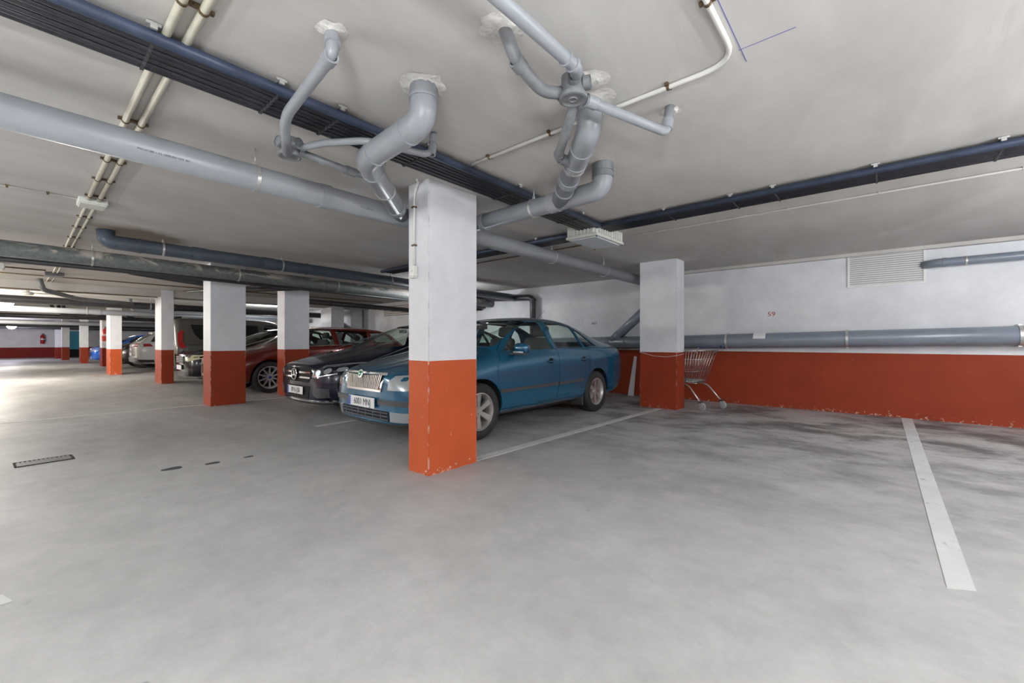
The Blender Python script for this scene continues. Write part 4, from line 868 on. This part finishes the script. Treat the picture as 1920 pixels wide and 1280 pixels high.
sp = sides('rub_strip', [(1.24, .50), (2.40, .505), (2.40, .545), (1.24, .54)], 'trim', .004, .010)+sides('rub_strip', [(2.44, .505), (3.05, .51), (3.05, .55), (2.44, .545)], 'trim', .004, .010)
sp += sides('sill_trim', [(1.30, .222), (3.10, .222), (3.10, .262), (1.30, .262)], 'trim', .002, .006)
sp += sides('window_pillar', [(2.415, 1.0), (2.49, 1.0), (2.475, 1.375), (2.375, 1.375)], 'blue', .001, .004)
bp_ = two('tail_light', 'B', [(.50, .80), (.80, .80), (.80, 1.0), (.56, .98)], 'redlens', .002, .006)+[('rear_trim', 'B', rect(-.7, .7, .50, .56), 'trim', .003, .006)]
BX, BY = -4.215, 2.42
t, bvh, L = car('petrol blue metallic sedan parked behind the near column', BX, BY, 1.0, 1.0, 1.0, 'sedan', 'blue', frontpatches=fp, sidepatches=sp, backpatches=bp_)
plate(t, (0, -.022, .455), '6001 MNJ')
h = bvh.ray_cast(Vector((0, -3, .725)), Vector((0, 1, 0)))[0]
bm = bmesh.new(); lathe(bm, [(.001, .012), (.034, .010), (.036, .006), (.044, .006), (.046, 0), (.001, 0)], (0, h.y-.03, .755), (0, -1, .25), 24); bg = link('badge', bm, M['chrome'], t, smooth=40)
bm = bmesh.new(); lathe(bm, [(.001, .016), (.028, .014), (.033, .010), (.001, .009)], (0, h.y-.03, .755), (0, -1, .25), 24); link('badge_centre', bm, M['badge'], bg, smooth=40)
link('aerial', T([(0, 3.05, 1.445), (0, 3.30, 1.62)], lambda q: .004-.002*q, 6), M['trim'], t)
link('splash_guard', B(.62, .83, 3.13, 3.16, .14, .30, bevel=.005), M['trim'], t)

# dark navy saloon
fp = [('grille_opening', 'F', [(-.40, .74), (.40, .74), (.46, .66), (.36, .525), (-.36, .525), (-.46, .66)], 'matte', .002, .004)]
for z in (.592, .665): fp += two('grille_bar', 'F', [(.10, z-.013), (.425, z-.010), (.43, z+.012), (.10, z+.014)], 'chrome', .008, .010)
fp += two('headlight', 'F', [(.455, .60), (.50, .70), (.60, .755), (.83, .80), (.84, .70), (.78, .64), (.62, .595)], 'lensdark', .002, .006)
for (hx, hz, hr) in ((.58, .665, .042), (.69, .69, .038), (.785, .715, .03)): fp += two('lamp_reflector', 'F', [(hx+hr*math.cos(a), hz+hr*math.sin(a)) for a in [k*PI/5 for k in range(10)]], 'lens', .008, .005)
fp += two('lamp_trim', 'F', [(.49, .615), (.62, .612), (.78, .652), (.78, .664), (.62, .624), (.49, .628)], 'chrome', .008, .004)
fp += two('daytime_light', 'F', [(.60, .762), (.83, .808), (.83, .79), (.60, .74)], 'chrome', .010, .004)
fp += [('centre_intake', 'F', [(-.40, .47), (.40, .47), (.36, .285), (-.36, .285)], 'matte', .002, .003)]
fp += two('side_intake', 'F', [(.47, .42), (.60, .455), (.80, .445), (.80, .33), (.56, .31), (.49, .345)], 'trim', .002, .003)
fp += [('chrome_lip', 'F', [(-.80, .268), (.80, .268), (.80, .252), (-.80, .252)], 'chrome', .006, .008), ('front_lip', 'F', rect(-.78, .78, .222, .248), 'black', .004, .014)]
NX, NY = -6.50, 2.66
t, bvh, L = car('dark navy saloon with round chrome star badge between the columns', NX, NY, 1.025, 1.02, .985, 'sedan', 'navy', frontpatches=fp, wheel=(.325, .225, 5, .022, 'twin'), sidepatches=sides('window_chrome', [(1.42, .972), (3.6, 1.005), (3.6, 1.018), (1.42, .985)], 'chrome', .003, .004))
plate(t, (.0, -.020, .395), '8916 JSB')
bg = link('badge_ring', B(0, .001, 0, .001, 0, .001), M['chrome'], t); bpy.data.objects.remove(bg)
bm = bmesh.new(); lathe(bm, [(.082+.009*math.cos(a), .009*math.sin(a)) for a in [k*PI/4 for k in range(8)]], (0, -.035, .628), (0, -1, .05), 36, close=True)
bg = link('badge_ring', bm, M['chrome'], t, smooth=60)
bm = bmesh.new()
for k in range(3):
    a = PI/2+2*PI*k/3; prismpts = [(0.016*math.cos(a-PI/2), .016*math.sin(a-PI/2)), (.08*math.cos(a), .08*math.sin(a)), (.016*math.cos(a+PI/2), .016*math.sin(a+PI/2))]
    prism(bm, prismpts, lambda p: (p[0], -.040, .628+p[1]), lambda p: (p[0], -.030, .628+p[1]))
link('badge_star', bm, M['chrome'], bg)
bm = bmesh.new(); lathe(bm, [(.001, 0), (.076, 0), (.076, -.01), (.001, -.01)], (0, -.024, .628), (0, -1, .05), 28); link('badge_disc', bm, M['black'], bg)

# copper-red estate
fp = two('headlight', 'F', [(.52, .63), (.58, .71), (.82, .76), (.84, .68)], 'lens', .002, .006)+[('grille_opening', 'F', [(-.4, .62), (.4, .62), (.36, .42), (-.36, .42)], 'matte', .002, .004), ('lower_intake', 'F', rect(-.6, .6, .27, .36), 'matte', .002, .004)]
sp = sides('roof_rail', [(2.1, 1.425), (3.7, 1.43), (3.7, 1.445), (2.1, 1.44)], 'satin', .002, .012)+sides('window_chrome', [(1.38, .975), (4.05, 1.045), (4.05, 1.06), (1.38, .99)], 'chrome', .003, .004)
sp += [('side_headlight', 'R', [(.16, .69), (.44, .735), (.40, .77), (.18, .76)], 'lens', .002, .006)]
t, bvh, L = car('copper-red metallic estate with many-spoked wheels between two columns', -10.72, 2.56, 1.0, 1.03, 1.0, 'wagon', 'redcar', frontpatches=fp, sidepatches=sp, wheel=(.335, .235, 10, .013, 'thin'), rim_mat='alloy')
for w_ in [o for o in t.children if o.name.startswith('wheel') and not o.name.startswith('wheel_arch')]:
    bm = bmesh.new(); lathe(bm, [(.001, .088), (.030, .086), (.030, .07), (.001, .07)], (0, 0, 0), (1, 0, 0), 18); link('hub_badge', bm, M['bluebadge'], w_, smooth=40)

# black car with chrome grille
fp = [('grille_frame', 'F', [(-.38, .76), (.38, .76), (.34, .55), (-.34, .55)], 'chrome', .003, .01), ('grille_opening', 'F', [(-.35, .745), (.35, .745), (.31, .57), (-.31, .57)], 'matte', .012, .004)]
for z in (.60, .64, .68, .72): fp.append(('grille_bar', 'F', rect(-.32, .32, z-.008, z+.008), 'satin', .018, .008))
fp += two('headlight', 'F', [(.42, .63), (.46, .72), (.60, .77), (.82, .77), (.82, .68), (.6, .62)], 'lensyellow', .002, .006)+[('lower_intake', 'F', rect(-.5, .5, .26, .36), 'trim', .002, .006), ('front_lip', 'F', rect(-.75, .75, .235, .255), 'satin', .003, .006)]
sp = [('side_headlight', 'R', [(.10, .66), (.45, .70), (.42, .775), (.14, .745)], 'lensyellow', .002, .006)]
t, bvh, L = car('black car with silver grille left of the second column', -13.02, 2.56, 1.0, .98, 1.0, 'sedan', 'blackcar', frontpatches=fp, sidepatches=sp, doors=False, wheel=(.318, .215, 5, .025, 'wedge'))
plate(t, (0, -.022, .47), '', w2=.24)

# taupe van, tail to the aisle
bp_ = [('bumper', 'B', [(-.84, .24), (.84, .24), (.82, .74), (-.82, .74)], 'trim', .004, .02), ('roof_spoiler', 'B', rect(-.5, .5, 1.74, 1.80), 'matte', .004, .04)]
sp = []
for v in 'RL': sp += [('tail_light_side', v, [(4.24, .92), (4.36, .90), (4.415, .98), (4.415, 1.32), (4.36, 1.41), (4.27, 1.42), (4.29, 1.30), (4.31, 1.12)], 'redlens', .003, .014), ('bumper_corner', v, [(4.05, .26), (4.46, .26), (4.46, .72), (4.30, .84), (4.12, .66)], 'trim', .003, .012), ('side_moulding', v, rect(2.3, 4.2, .98, 1.01), 'trim', .002, .006)]
car('taupe-grey van with tall red tail light beyond the third column', -16.15, 2.88+4.5, 1.0, 1.0, 1.0, 'van', 'grey', name='van', rot=PI, backpatches=bp_, sidepatches=sp, doors=False, wheels_y=(.85, 3.55), wheel=(.32, .2, 5, .03, 'wedge'), real_glass=False, interior=False)
# white crossover, tail to the aisle
bp_ = two('tail_light', 'B', [(.44, .88), (.74, .88), (.74, .985), (.52, .985)], 'redlens', .002, .010)+[('bumper', 'B', [(-.76, .26), (.76, .26), (.76, .48), (-.76, .48)], 'pvc_old', .003, .016), ('reflector', 'B', rect(-.62, -.40, .56, .585), 'redlens', .002, .008), ('reflector', 'B', rect(.40, .62, .56, .585), 'redlens', .002, .008), ('rear_spoiler', 'B', rect(-.5, .5, 1.36, 1.39), 'whitecar', .004, .05)]
sp = []
for v in 'RL': sp += [('tail_light_side', v, [(4.02, .89), (4.30, .88), (4.30, .98), (4.10, .985)], 'redlens', .003, .008), ('arch_trim', v, [(3.95, .24), (4.45, .27), (4.45, .42), (4.0, .40)], 'trim', .003, .008)]
t, bvh, L = car('white crossover with red tail lights between the grey and the bright orange columns', -21.45, 2.72+4.4, .965, 1.0, 1.03, 'wagon', 'whitecar', rot=PI, backpatches=bp_, sidepatches=sp, doors=False, wheel=(.34, .23, 5, .025, 'wedge'))
plate(t, (0, L+.022, .62), '', rot=PI, w2=.25)
# dark car left of the white one, and others deep in the row
t, bvh, L = car('charcoal car mostly hidden behind the bright orange column', -24.1, 2.45, .95, 1.0, 1.13, 'wagon', 'darkcar', doors=False, interior=False, real_glass=False, frontpatches=two('headlight', 'F', [(.45, .60), (.48, .70), (.80, .75), (.80, .64)], 'lens', .002, .006)+[('grille_opening', 'F', rect(-.35, .35, .58, .70), 'chrome', .002, .006)])
fp = two('headlight', 'F', [(.45, .60), (.48, .70), (.80, .78), (.80, .66)], 'lens', .002, .006)+[('grille_opening', 'F', [(-.38, .56), (.38, .56), (.30, .40), (-.30, .40)], 'matte', .002, .006), ('grille_bar', 'F', rect(-.2, .2, .62, .66), 'chrome', .002, .008)]
t, bvh, L = car('bright blue small car parked beyond the bright orange column', -28.6, 2.15, .85, .97, 1.0, 'wagon', 'brightblue', doors=False, interior=False, real_glass=False, frontpatches=fp)
for (x_, lab, pnt) in ((-18.2, 'dark estate roof between the van and the orange column', 'darkcar'),):
    car(lab, x_, 3.4, 1.0, 1.0, .98, 'wagon', pnt, doors=False, interior=False, real_glass=False)
